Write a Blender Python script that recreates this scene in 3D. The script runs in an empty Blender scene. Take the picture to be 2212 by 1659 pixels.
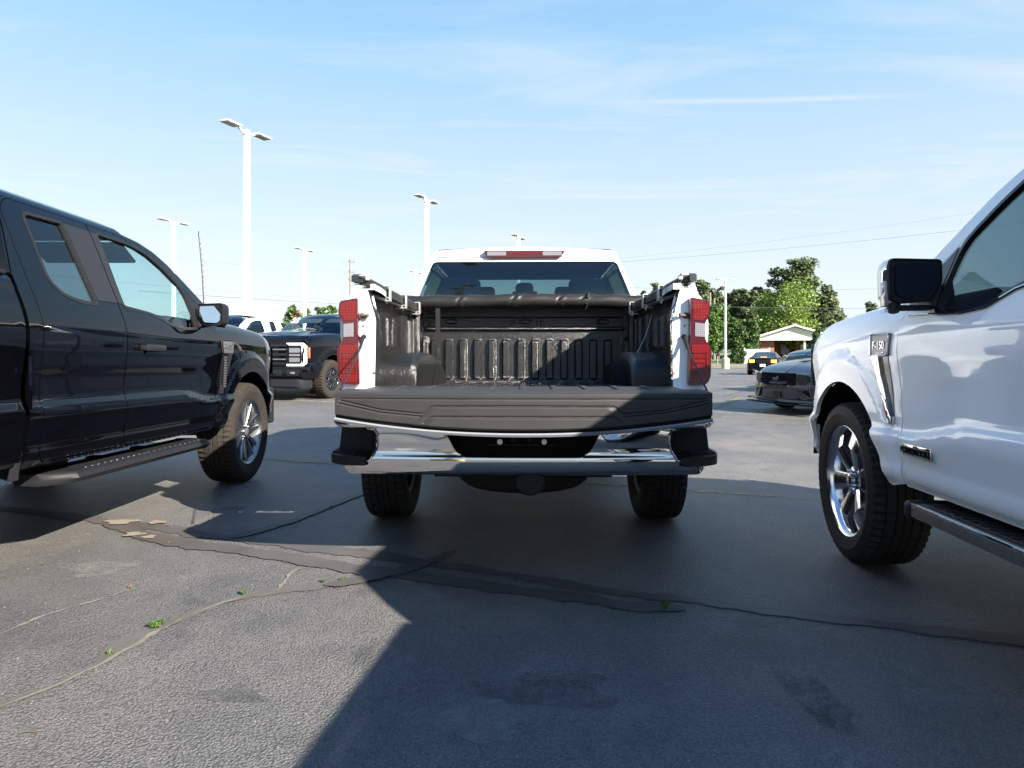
import bpy, bmesh, math, random
import numpy as np
from mathutils import Vector, Matrix, geometry
random.seed(7); np.random.seed(7)
C = bpy.context.scene.collection
SC = bpy.context.scene
R = math.radians
# ------------------------------------------------------------------ camera, sky, sun, exposure
FPX, CX, HZ, CAMH = 1400.0, 1106.0, 756.0, 1.11          # focal length etc. for a 2212 px wide frame
cd = bpy.data.cameras.new('camera'); cam = bpy.data.objects.new('camera', cd); C.objects.link(cam)
cam.location = (0, 0, CAMH); cam.rotation_euler = (R(90), 0, 0)
cd.sensor_width = 36; cd.lens = FPX/2212*36; cd.shift_y = -(829.5-HZ)/2212
cd.clip_start = 0.05; cd.clip_end = 3000
SC.camera = cam
SC.cycles.caustics_reflective = False; SC.cycles.caustics_refractive = False
SUNV = Vector((-1.0, 0.90, -0.745)).normalized()          # the way the light travels
sd = bpy.data.lights.new('sun', 'SUN'); sun = bpy.data.objects.new('sun', sd); C.objects.link(sun)
sd.energy = 5.0; sd.angle = R(0.5); sd.color = (1.0, 0.93, 0.82)
sun.rotation_euler = SUNV.to_track_quat('-Z', 'Y').to_euler(); sun.location = (4, -4, 6)
w = bpy.data.worlds.new('World'); SC.world = w; w.use_nodes = True
nt = w.node_tree; nt.nodes.clear()
def N(t, **kw):
    n = nt.nodes.new(t)
    for k, v in kw.items(): setattr(n, k, v)
    return n
L = lambda a, b: nt.links.new(a, b)
sky = N('ShaderNodeTexSky', sky_type='NISHITA'); sky.sun_disc = False
tosun = -SUNV
sky.sun_elevation = math.asin(tosun.z)
sky.sun_rotation = math.atan2(tosun.x, tosun.y)
sky.air_density = 1.0; sky.dust_density = 0.6; sky.ozone_density = 1.6
tc = N('ShaderNodeTexCoord'); sep = N('ShaderNodeSeparateXYZ'); L(tc.outputs['Generated'], sep.inputs[0])
def M_(op, a, b=None, c=None, clamp=False):
    n = N('ShaderNodeMath', operation=op, use_clamp=clamp)
    for i, v in enumerate((a, b, c)):
        if v is None: continue
        if isinstance(v, (int, float)): n.inputs[i].default_value = v
        else: L(v, n.inputs[i])
    return n.outputs[0]
# project the view direction on a cloud layer high above
zc = M_('MAXIMUM', sep.outputs[2], 0.03)
cu = M_('DIVIDE', sep.outputs[0], zc); cv = M_('DIVIDE', sep.outputs[1], zc)
comb = N('ShaderNodeCombineXYZ'); L(cu, comb.inputs[0]); L(cv, comb.inputs[1])
mp = N('ShaderNodeMapping'); mp.inputs['Rotation'].default_value = (0, 0, R(28)); mp.inputs['Scale'].default_value = (0.55, 1.5, 1); L(comb.outputs[0], mp.inputs[0])
nz = N('ShaderNodeTexNoise'); nz.inputs['Scale'].default_value = 1.1; nz.inputs['Detail'].default_value = 7; nz.inputs['Roughness'].default_value = 0.6; nz.inputs['Distortion'].default_value = 0.6
L(mp.outputs[0], nz.inputs['Vector'])
cr = N('ShaderNodeValToRGB'); cr.color_ramp.elements[0].position = 0.50; cr.color_ramp.elements[1].position = 0.82; L(nz.outputs[0], cr.inputs[0])
cl = M_('MULTIPLY', cr.outputs[0], 0.85)
# thin contrail: a narrow band on the same layer (seen high on the right)
band = M_('SUBTRACT', cv, M_('MULTIPLY_ADD', cu, -0.075, 2.66))
bandn = M_('MULTIPLY', M_('SUBTRACT', nz.outputs[0], 0.5), 0.10)
bw = M_('SUBTRACT', 1.0, M_('DIVIDE', M_('ABSOLUTE', M_('ADD', band, bandn)), 0.045), clamp=True)
b1 = M_('MULTIPLY', M_('MULTIPLY', M_('SUBTRACT', cu, 0.05), 2.0, clamp=True), M_('MULTIPLY', M_('SUBTRACT', 1.65, cu), 2.5, clamp=True))
b1.node.use_clamp = True
cl2 = M_('MAXIMUM', cl, M_('MULTIPLY', M_('MULTIPLY', bw, b1), 0.50))
hz = M_('POWER', M_('SUBTRACT', 1.0, M_('ABSOLUTE', sep.outputs[2])), 5.0)
cl2 = M_('MULTIPLY', cl2, M_('SUBTRACT', 1.12, M_('MULTIPLY', M_('SUBTRACT', sep.outputs[2], 0.30, clamp=True), 4.0, clamp=True)))
cl3 = M_('MULTIPLY', cl2, M_('SUBTRACT', 1.0, M_('MULTIPLY', hz, 0.25)))
# thin high veil that evens the sky out, paler towards the horizon
vr = N('ShaderNodeValToRGB'); L(sep.outputs[2], vr.inputs[0]); ve = vr.color_ramp.elements
KS = 1/(0.078*3.6)
ve[0].position = 0.0; ve[0].color = (.87*KS, .92*KS, .965*KS, 1); ve[1].position = 1.0; ve[1].color = (.07*KS, .25*KS, .80*KS, 1)
for p_, c_ in ((.12, (.82, .905, .97)), (.27, (.64, .83, .98)), (.42, (.41, .72, 1.0)), (.62, (.20, .48, .95))):
    e_ = ve.new(p_); e_.color = (*[k*KS for k in c_], 1)
mv = N('ShaderNodeMix', data_type='RGBA'); mv.inputs['Factor'].default_value = 0.85; L(sky.outputs[0], mv.inputs['A']); L(vr.outputs[0], mv.inputs['B'])
mix = N('ShaderNodeMix', data_type='RGBA'); L(cl3, mix.inputs['Factor']); L(mv.outputs['Result'], mix.inputs['A']); mix.inputs['B'].default_value = (.92*KS, .95*KS, .97*KS, 1)
bg = N('ShaderNodeBackground'); bg.inputs['Strength'].default_value = 0.078; L(mix.outputs['Result'], bg.inputs['Color'])
wo = N('ShaderNodeOutputWorld'); L(bg.outputs[0], wo.inputs['Surface'])
SC.view_settings.view_transform = 'Standard'; SC.view_settings.look = 'None'
SC.view_settings.exposure = 1.85; SC.view_settings.gamma = 1.0; SC.view_settings.use_curve_mapping = False

# ------------------------------------------------------------------ materials
def mat(name, col, rough=0.5, metal=0.0, spec=0.5, coat=0.0, coat_rough=0.03, noise=None, bump=None, emit=None, flake=None, ior=None, stint=None):
    """noise=(scale, amount) mottles the colour, bump=(scale, strength, distance)"""
    m = bpy.data.materials.new(name); m.use_nodes = True
    t = m.node_tree; p = t.nodes['Principled BSDF']
    p.inputs['Base Color'].default_value = (*col, 1); p.inputs['Roughness'].default_value = rough
    p.inputs['Metallic'].default_value = metal; p.inputs['Specular IOR Level'].default_value = spec
    p.inputs['Coat Weight'].default_value = coat; p.inputs['Coat Roughness'].default_value = coat_rough
    if stint: p.inputs['Specular Tint'].default_value = (*stint, 1)
    if ior: p.inputs['Coat IOR'].default_value = ior
    co = t.nodes.new('ShaderNodeTexCoord')
    if noise is None: noise = (6.0, 0.08)
    n = t.nodes.new('ShaderNodeTexNoise'); n.inputs['Scale'].default_value = noise[0]; n.inputs['Detail'].default_value = 5
    t.links.new(co.outputs['Object'], n.inputs['Vector'])
    mx = t.nodes.new('ShaderNodeMix'); mx.data_type = 'RGBA'
    a = noise[1]
    mx.inputs['A'].default_value = (*[c*(1-a) for c in col], 1); mx.inputs['B'].default_value = (*[min(1, c*(1+a)) for c in col], 1)
    t.links.new(n.outputs[0], mx.inputs['Factor']); t.links.new(mx.outputs['Result'], p.inputs['Base Color'])
    if bump:
        b = t.nodes.new('ShaderNodeTexNoise'); b.inputs['Scale'].default_value = bump[0]; b.inputs['Detail'].default_value = 2
        t.links.new(co.outputs['Object'], b.inputs['Vector'])
        bp = t.nodes.new('ShaderNodeBump'); bp.inputs['Strength'].default_value = bump[1]; bp.inputs['Distance'].default_value = bump[2]
        t.links.new(b.outputs[0], bp.inputs['Height']); t.links.new(bp.outputs[0], p.inputs['Normal'])
    if emit:
        p.inputs['Emission Color'].default_value = (*emit[0], 1); p.inputs['Emission Strength'].default_value = emit[1]
    return m
def glassmat(name, tint, refl=(1, 1, 1), dark=0.0, ior=1.5):
    m = bpy.data.materials.new(name); m.use_nodes = True; t = m.node_tree; t.nodes.clear()
    o = t.nodes.new('ShaderNodeOutputMaterial'); tr = t.nodes.new('ShaderNodeBsdfTransparent'); tr.inputs[0].default_value = (*tint, 1)
    g = t.nodes.new('ShaderNodeBsdfGlossy'); g.inputs['Roughness'].default_value = 0.01; g.inputs['Color'].default_value = (*refl, 1)
    f = t.nodes.new('ShaderNodeFresnel')
    ge = t.nodes.new('ShaderNodeNewGeometry'); mr = t.nodes.new('ShaderNodeMix'); mr.data_type = 'FLOAT'; mr.inputs[2].default_value = ior; mr.inputs[3].default_value = 1/ior
    t.links.new(ge.outputs['Backfacing'], mr.inputs[0]); t.links.new(mr.outputs[0], f.inputs[0])
    mx = t.nodes.new('ShaderNodeMixShader'); t.links.new(f.outputs[0], mx.inputs[0]); t.links.new(tr.outputs[0], mx.inputs[1]); t.links.new(g.outputs[0], mx.inputs[2])
    t.links.new(mx.outputs[0], o.inputs[0])
    return m
MT = {}
MT['white'] = mat('white_paint', (0.80, 0.81, 0.83), 0.5, spec=0.1, coat=1.0, noise=(2, 0.02))
MT['navy'] = mat('dark_blue_black_paint', (0.0012, 0.0013, 0.0022), 0.3, spec=0.0, coat=1.0, noise=(2, 0.1), ior=1.46)
MT['black_paint'] = mat('black_paint', (0.0015, 0.0016, 0.003), 0.3, spec=0.0, coat=1.0, ior=1.45)
MT['graphite'] = mat('graphite_grey_paint', (0.030, 0.031, 0.040), 0.35, spec=0.2, metal=0.2, coat=1.0)
MT['bluegrey'] = mat('blue_grey_paint', (0.022, 0.042, 0.075), 0.3, spec=0.2, metal=0.2, coat=1.0)
MT['chrome'] = mat('chrome', (0.60, 0.60, 0.62), 0.035, metal=1.0, noise=(3, 0.02))
MT['polished'] = mat('polished_chrome_clad', (0.74, 0.75, 0.78), 0.16, metal=1.0, noise=(12, 0.03))
MT['silver'] = mat('machined_aluminium', (0.30, 0.305, 0.32), 0.34, metal=1.0, noise=(30, 0.06))
MT['steel'] = mat('dull_steel', (0.28, 0.27, 0.26), 0.45, metal=0.9, noise=(30, 0.25))
MT['rust'] = mat('rusty_steel', (0.10, 0.07, 0.055), 0.8, metal=0.2, noise=(20, 0.5))
MT['plastic'] = mat('grained_black_plastic', (0.010, 0.010, 0.0112), 0.55, spec=0.25, noise=(30, 0.15), bump=(900, 0.25, 0.001))
MT['plastic_grey'] = mat('sun_faded_black_plastic', (0.027, 0.026, 0.0258), 0.58, spec=0.35, noise=(9, 0.22), bump=(700, 0.3, 0.001))
MT['gloss_black'] = mat('gloss_black', (0.01, 0.01, 0.012), 0.12, spec=0.5)
MT['satin_grey'] = mat('satin_dark_grey', (0.0145, 0.0145, 0.017), 0.42, spec=0.25)
MT['rubber'] = mat('tyre_rubber', (0.013, 0.012, 0.0115), 0.78, spec=0.3, noise=(14, 0.3), bump=(160, 0.15, 0.002))
MT['rubber_dusty'] = mat('dusty_tyre_rubber', (0.024, 0.020, 0.0165), 0.85, spec=0.25, noise=(14, 0.35), bump=(160, 0.15, 0.002))
MT['liner'] = mat('wheel_arch_liner', (0.008, 0.008, 0.008), 0.9, spec=0.1)
MT['void'] = mat('underbody_black', (0.012, 0.012, 0.013), 0.85, spec=0.2, noise=(12, 0.4))
MT['interior'] = mat('dark_interior', (0.009, 0.0095, 0.011), 0.75, spec=0.3)
MT['interior_grey'] = mat('grey_interior', (0.04, 0.04, 0.043), 0.8, spec=0.3)
MT['glass'] = glassmat('clear_tinted_glass', (0.72, 0.87, 0.87), ior=1.55)
MT['glass_dark'] = glassmat('privacy_glass', (0.15, 0.21, 0.24), ior=1.6)
MT['glass_rear'] = glassmat('rear_window_glass', (0.20, 0.29, 0.30), ior=1.75)
MT['glass_black'] = glassmat('dark_privacy_glass', (0.03, 0.045, 0.05), ior=1.6)
MT['mirror'] = mat('mirror_glass', (0.72, 0.75, 0.78), 0.02, metal=1.0, noise=(1, 0.01))
MT['mirror_dark'] = mat('dimmed_mirror_glass', (0.035, 0.045, 0.075), 0.03, metal=1.0, noise=(1, 0.01))
MT['red'] = mat('red_tail_lens', (0.070, 0.0008, 0.003), 0.12, spec=0.6, coat=1.0, noise=(8, 0.15))
MT['red_inner'] = mat('red_reflector', (0.17, 0.002, 0.003), 0.25, metal=0.2, coat=0.8, noise=(40, 0.3))
MT['red_dark'] = mat('deep_red_lens', (0.050, 0.0005, 0.003), 0.12, coat=1.0)
MT['clear_lens'] = mat('clear_lens', (0.22, 0.205, 0.23), 0.2, spec=0.6, coat=1.0, noise=(90, 0.25))
MT['tail_lit'] = mat('lit_tail_lamp', (0.6, 0.1, 0.02), 0.3, emit=((1.0, 0.22, 0.03), 3.0))
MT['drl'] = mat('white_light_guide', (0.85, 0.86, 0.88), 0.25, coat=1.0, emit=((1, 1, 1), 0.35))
MT['lamp_lens'] = mat('headlamp_lens', (0.25, 0.27, 0.30), 0.1, metal=0.5, coat=1.0, noise=(30, 0.4))
MT['amber'] = mat('amber_lens', (0.55, 0.13, 0.04), 0.2, coat=1.0)
def banded(m, a, b, sc):
    t = m.node_tree; p = t.nodes['Principled BSDF']; co = t.nodes.new('ShaderNodeTexCoord'); r = []
    for d in ('X', 'Z'):
        w_ = t.nodes.new('ShaderNodeTexWave'); w_.bands_direction = d; w_.inputs['Scale'].default_value = sc; w_.inputs['Distortion'].default_value = 1.2; w_.inputs['Detail Scale'].default_value = 3; t.links.new(co.outputs['Object'], w_.inputs['Vector']); r.append(w_.outputs['Fac'])
    mm = t.nodes.new('ShaderNodeMath'); mm.operation = 'MULTIPLY'; t.links.new(r[0], mm.inputs[0]); t.links.new(r[1], mm.inputs[1])
    mx = t.nodes.new('ShaderNodeMix'); mx.data_type = 'RGBA'; mx.inputs['A'].default_value = (*a, 1); mx.inputs['B'].default_value = (*b, 1); t.links.new(mm.outputs[0], mx.inputs['Factor']); t.links.new(mx.outputs['Result'], p.inputs['Base Color'])
banded(MT['red_inner'], (0.105, 0.001, 0.003), (0.25, 0.008, 0.003), 21)
banded(MT['clear_lens'], (0.14, 0.13, 0.15), (0.26, 0.24, 0.27), 30)
MT['silver_paint'] = mat('silver_painted_edge', (0.20, 0.21, 0.235), 0.35, spec=0.3, coat=0.6, noise=(4, 0.04))
MT['vinyl'] = mat('black_vinyl', (0.013, 0.012, 0.011), 0.42, spec=0.45, noise=(6, 0.15), bump=(500, 0.2, 0.001))
MT['alu_dark'] = mat('black_anodised_aluminium', (0.045, 0.045, 0.047), 0.38, metal=0.6)
MT['clamp'] = mat('bare_aluminium', (0.66, 0.66, 0.64), 0.38, metal=0.7, noise=(30, 0.12))
MT['oval_blue'] = mat('blue_oval_enamel', (0.015, 0.06, 0.28), 0.2, coat=1.0)
MT['badge'] = mat('badge_grey', (0.16, 0.16, 0.17), 0.35, metal=0.6)
MT['pole'] = mat('white_powder_coat', (0.78, 0.76, 0.74), 0.45, noise=(3, 0.05))
MT['led'] = mat('grey_led_panel', (0.30, 0.29, 0.28), 0.5)
MT['conc_yellow'] = mat('yellow_painted_concrete', (0.80, 0.58, 0.13), 0.7, noise=(9, 0.15), bump=(60, 0.3, 0.004))
MT['conc'] = mat('concrete', (0.48, 0.42, 0.30), 0.85, noise=(9, 0.15), bump=(60, 0.3, 0.004))
MT['wood'] = mat('weathered_timber', (0.20, 0.17, 0.14), 0.85, noise=(3, 0.25))
MT['wire'] = mat('black_wire', (0.12, 0.13, 0.15), 0.6)
MT['siding'] = None
# bed liner: coarse sprayed coating that sparkles
def linermat():
    m = bpy.data.materials.new('sprayed_bed_liner'); m.use_nodes = True; t = m.node_tree; p = t.nodes['Principled BSDF']
    co = t.nodes.new('ShaderNodeTexCoord')
    p.inputs['Base Color'].default_value = (0.026, 0.025, 0.024, 1); p.inputs['Roughness'].default_value = 0.22; p.inputs['Specular IOR Level'].default_value = 0.75
    v = t.nodes.new('ShaderNodeTexVoronoi'); v.inputs['Scale'].default_value = 210; t.links.new(co.outputs['Object'], v.inputs['Vector'])
    n = t.nodes.new('ShaderNodeTexNoise'); n.inputs['Scale'].default_value = 6; n.inputs['Detail'].default_value = 4; t.links.new(co.outputs['Object'], n.inputs['Vector'])
    mx = t.nodes.new('ShaderNodeMix'); mx.data_type = 'RGBA'; mx.inputs['A'].default_value = (0.005, 0.005, 0.005, 1); mx.inputs['B'].default_value = (0.014, 0.0135, 0.013, 1)
    t.links.new(n.outputs[0], mx.inputs['Factor']); t.links.new(mx.outputs['Result'], p.inputs['Base Color'])
    b = t.nodes.new('ShaderNodeBump'); b.inputs['Strength'].default_value = 0.75; b.inputs['Distance'].default_value = 0.003
    t.links.new(v.outputs['Distance'], b.inputs['Height']); t.links.new(b.outputs[0], p.inputs['Normal'])
    return m
MT['bedliner'] = linermat()
def asphaltmat():
    m = bpy.data.materials.new('worn_asphalt'); m.use_nodes = True; t = m.node_tree; p = t.nodes['Principled BSDF']
    co = t.nodes.new('ShaderNodeTexCoord'); K = t.links.new
    def nz(s, d=4, r=0.55, dist=0):
        n = t.nodes.new('ShaderNodeTexNoise'); n.inputs['Scale'].default_value = s; n.inputs['Detail'].default_value = d; n.inputs['Roughness'].default_value = r; n.inputs['Distortion'].default_value = dist
        K(co.outputs['Object'], n.inputs['Vector']); return n.outputs[0]
    def ramp(x, a, b, ca, cb):
        r = t.nodes.new('ShaderNodeValToRGB'); r.color_ramp.elements[0].position = a; r.color_ramp.elements[1].position = b
        r.color_ramp.elements[0].color = (*ca, 1); r.color_ramp.elements[1].color = (*cb, 1); K(x, r.inputs[0]); return r.outputs[0]
    def mixc(f, a, b, mode='MIX'):
        x = t.nodes.new('ShaderNodeMix'); x.data_type = 'RGBA'; x.blend_type = mode
        if isinstance(f, float): x.inputs['Factor'].default_value = f
        else: K(f, x.inputs['Factor'])
        K(a, x.inputs['A']); K(b, x.inputs['B']); return x.outputs['Result']
    base = ramp(nz(0.55, 6, 0.6, 0.4), 0.33, 0.68, (0.112, 0.111, 0.111), (0.196, 0.186, 0.172))
    vo = t.nodes.new('ShaderNodeTexVoronoi'); vo.inputs['Scale'].default_value = 125; K(co.outputs['Object'], vo.inputs['Vector'])
    stone = ramp(vo.outputs['Distance'], 0.15, 0.70, (1.10, 1.10, 1.10), (0.62, 0.62, 0.63))
    c = mixc(1.0, base, stone, 'MULTIPLY')
    g2 = ramp(nz(230, 2), 0.35, 0.65, (0.72, 0.72, 0.73), (1.28, 1.26, 1.22)); c = mixc(1.0, c, g2, 'MULTIPLY')
    vs = t.nodes.new('ShaderNodeTexVoronoi'); vs.inputs['Scale'].default_value = 24; K(co.outputs['Object'], vs.inputs['Vector'])
    spk = ramp(vs.outputs['Distance'], 0.05, 0.10, (1, 1, 1), (0, 0, 0))
    pick = ramp(nz(9, 2), 0.52, 0.60, (0, 0, 0), (1, 1, 1)); sp = mixc(1.0, spk, pick, 'MULTIPLY')
    lt = t.nodes.new('ShaderNodeRGB'); lt.outputs[0].default_value = (0.34, 0.31, 0.25, 1); c = mixc(sp, c, lt.outputs[0])
    # pits between the stones, dusty brown drifts, a darker tyre-polished tone in bands
    pit = ramp(nz(48, 3, 0.7), 0.30, 0.46, (0.55, 0.55, 0.56), (1, 1, 1)); c = mixc(0.8, c, pit, 'MULTIPLY')
    du_ = t.nodes.new('ShaderNodeRGB'); du_.outputs[0].default_value = (0.215, 0.190, 0.160, 1); dm = ramp(nz(0.42, 7, 0.62, 0.9), 0.52, 0.72, (0, 0, 0), (.55, .55, .55)); c = mixc(dm, c, du_.outputs[0])
    bn = ramp(nz(3.5, 6, 0.7, 0.3), 0.30, 0.60, (0.80, 0.80, 0.82), (1.06, 1.06, 1.05)); c = mixc(1.0, c, bn, 'MULTIPLY')
    # dark oil stains
    st = ramp(nz(1.3, 5, 0.65, 0.8), 0.60, 0.74, (1, 1, 1), (0.55, 0.56, 0.60)); c = mixc(1.0, c, st, 'MULTIPLY')
    K(c, p.inputs['Base Color']); p.inputs['Roughness'].default_value = 0.52; p.inputs['Specular IOR Level'].default_value = 0.5
    b = t.nodes.new('ShaderNodeBump'); b.inputs['Strength'].default_value = 0.85; b.inputs['Distance'].default_value = 0.006; b.invert = True
    K(vo.outputs['Distance'], b.inputs['Height'])
    b2 = t.nodes.new('ShaderNodeBump'); b2.inputs['Strength'].default_value = 0.6; b2.inputs['Distance'].default_value = 0.003; K(nz(260, 2), b2.inputs['Height']); K(b.outputs[0], b2.inputs['Normal'])
    K(b2.outputs[0], p.inputs['Normal'])
    return m
MT['asphalt'] = asphaltmat()
MT['tar'] = mat('crack_sealant', (0.075, 0.067, 0.061), 0.55, spec=0.4, noise=(5, 0.35), bump=(70, 0.35, 0.004))
MT['tar_old'] = mat('old_crack_filler', (0.098, 0.090, 0.082), 0.7, spec=0.3, noise=(7, 0.3), bump=(90, 0.5, 0.004))
MT['dust'] = mat('sandy_crack_fill', (0.155, 0.140, 0.118), 0.9, noise=(25, 0.4), bump=(120, 0.6, 0.006))
MT['patch'] = mat('pale_patch', (0.20, 0.168, 0.128), 0.9, noise=(16, 0.3), bump=(120, 0.5, 0.005))
def linemat(name, col, op=1.0):
    m = mat(name, col, 0.8, noise=(14, 0.25)); t = m.node_tree
    p = t.nodes['Principled BSDF']; co = t.nodes.new('ShaderNodeTexCoord')
    n = t.nodes.new('ShaderNodeTexNoise'); n.inputs['Scale'].default_value = 11; n.inputs['Detail'].default_value = 8; n.inputs['Roughness'].default_value = 0.8
    r = t.nodes.new('ShaderNodeValToRGB'); r.color_ramp.elements[0].position = 0.44; r.color_ramp.elements[1].position = 0.58
    t.links.new(co.outputs['Object'], n.inputs['Vector']); t.links.new(n.outputs[0], r.inputs[0]); mu = t.nodes.new('ShaderNodeMath'); mu.operation = 'MULTIPLY'; mu.inputs[1].default_value = op; t.links.new(r.outputs[0], mu.inputs[0]); t.links.new(mu.outputs[0], p.inputs['Alpha'])
    if op < 1: r.color_ramp.elements[0].position = 0.40; r.color_ramp.elements[1].position = 0.72
    return m
MT['scuff'] = linemat('pale_scuffed_asphalt', (0.27, 0.255, 0.23), .62); MT['oil'] = linemat('dark_oil_smear', (0.050, 0.050, 0.054), .60)
MT['yellow_line'] = linemat('worn_yellow_paint', (0.34, 0.27, 0.11))
MT['pale_line'] = linemat('pale_line_paint', (0.45, 0.40, 0.27))
def twotone(name, a, b, scale, rough=0.9, bump=None, lo=.4, hi=.6):
    m = mat(name, a, rough, bump=bump); t = m.node_tree; p = t.nodes['Principled BSDF']
    co = t.nodes.new('ShaderNodeTexCoord'); n = t.nodes.new('ShaderNodeTexNoise'); n.inputs['Scale'].default_value = scale; n.inputs['Detail'].default_value = 5
    r = t.nodes.new('ShaderNodeValToRGB'); r.color_ramp.elements[0].position = lo; r.color_ramp.elements[1].position = hi
    r.color_ramp.elements[0].color = (*a, 1); r.color_ramp.elements[1].color = (*b, 1)
    t.links.new(co.outputs['Object'], n.inputs['Vector']); t.links.new(n.outputs[0], r.inputs[0]); t.links.new(r.outputs[0], p.inputs['Base Color'])
    return m
MT['grass'] = twotone('lawn_grass', (0.095, 0.125, 0.045), (0.16, 0.18, 0.075), 0.9, bump=(30, 0.6, 0.05))
MT['verge'] = twotone('dry_verge', (0.20, 0.15, 0.08), (0.12, 0.13, 0.05), 1.6)
MT['roadfar'] = mat('far_road', (0.17, 0.165, 0.16), 0.85, noise=(0.5, 0.1))
def leafmat(name, a, b):
    m = bpy.data.materials.new(name); m.use_nodes = True; t = m.node_tree; p = t.nodes['Principled BSDF']
    g = t.nodes.new('ShaderNodeNewGeometry'); r = t.nodes.new('ShaderNodeValToRGB')
    r.color_ramp.elements[0].color = (*a, 1); r.color_ramp.elements[1].color = (*b, 1)
    t.links.new(g.outputs['Random Per Island'], r.inputs[0]); t.links.new(r.outputs[0], p.inputs['Base Color'])
    p.inputs['Roughness'].default_value = 0.55; p.inputs['Specular IOR Level'].default_value = 0.35
    tl = t.nodes.new('ShaderNodeBsdfTranslucent'); t.links.new(r.outputs[0], tl.inputs[0])
    mx = t.nodes.new('ShaderNodeMixShader'); mx.inputs[0].default_value = 0.3
    o = t.nodes['Material Output']; t.links.new(p.outputs[0], mx.inputs[1]); t.links.new(tl.outputs[0], mx.inputs[2]); t.links.new(mx.outputs[0], o.inputs[0])
    return m
MT['leaf_pine'] = leafmat('pine_needles', (0.060, 0.092, 0.038), (0.145, 0.175, 0.078))
MT['leaf_dark'] = leafmat('dark_foliage', (0.040, 0.080, 0.022), (0.10, 0.16, 0.048))
MT['leaf_mid'] = leafmat('mid_green_foliage', (0.050, 0.105, 0.022), (0.12, 0.20, 0.045))
MT['leaf_light'] = leafmat('spring_green_foliage', (0.12, 0.19, 0.035), (0.24, 0.33, 0.07))
MT['leaf_brown'] = leafmat('browning_foliage', (0.16, 0.11, 0.055), (0.30, 0.20, 0.11))
MT['bark'] = mat('bark', (0.10, 0.075, 0.055), 0.9, noise=(4, 0.3))
def brickmat():
    m = bpy.data.materials.new('red_brick'); m.use_nodes = True; t = m.node_tree; p = t.nodes['Principled BSDF']
    co = t.nodes.new('ShaderNodeTexCoord'); mp = t.nodes.new('ShaderNodeMapping'); mp.inputs['Rotation'].default_value = (R(90), 0, 0)
    b = t.nodes.new('ShaderNodeTexBrick'); b.inputs['Scale'].default_value = 2.2; b.inputs['Color1'].default_value = (0.33, 0.105, 0.065, 1); b.inputs['Color2'].default_value = (0.24, 0.08, 0.05, 1); b.inputs['Mortar'].default_value = (0.36, 0.27, 0.22, 1)
    t.links.new(co.outputs['Object'], mp.inputs[0]); t.links.new(mp.outputs[0], b.inputs['Vector']); t.links.new(b.outputs[0], p.inputs['Base Color']); p.inputs['Roughness'].default_value = 0.9
    return m
MT['brick'] = brickmat()
def sidingmat():
    m = mat('white_lap_siding', (0.78, 0.78, 0.76), 0.6); t = m.node_tree; p = t.nodes['Principled BSDF']
    co = t.nodes.new('ShaderNodeTexCoord'); wv = t.nodes.new('ShaderNodeTexWave'); wv.wave_type = 'BANDS'; wv.bands_direction = 'Z'; wv.wave_profile = 'SAW'; wv.inputs['Scale'].default_value = 1.6
    bp = t.nodes.new('ShaderNodeBump'); bp.inputs['Strength'].default_value = 1.0; bp.inputs['Distance'].default_value = 0.05
    t.links.new(co.outputs['Object'], wv.inputs['Vector']); t.links.new(wv.outputs[0], bp.inputs['Height']); t.links.new(bp.outputs[0], p.inputs['Normal'])
    return m
MT['siding'] = sidingmat()
MT['shingle'] = mat('roof_shingles', (0.16, 0.135, 0.12), 0.9, noise=(3, 0.25), bump=(20, 0.5, 0.02))
MT['leaf_litter'] = mat('dead_leaf', (0.28, 0.13, 0.05), 0.8)

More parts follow.
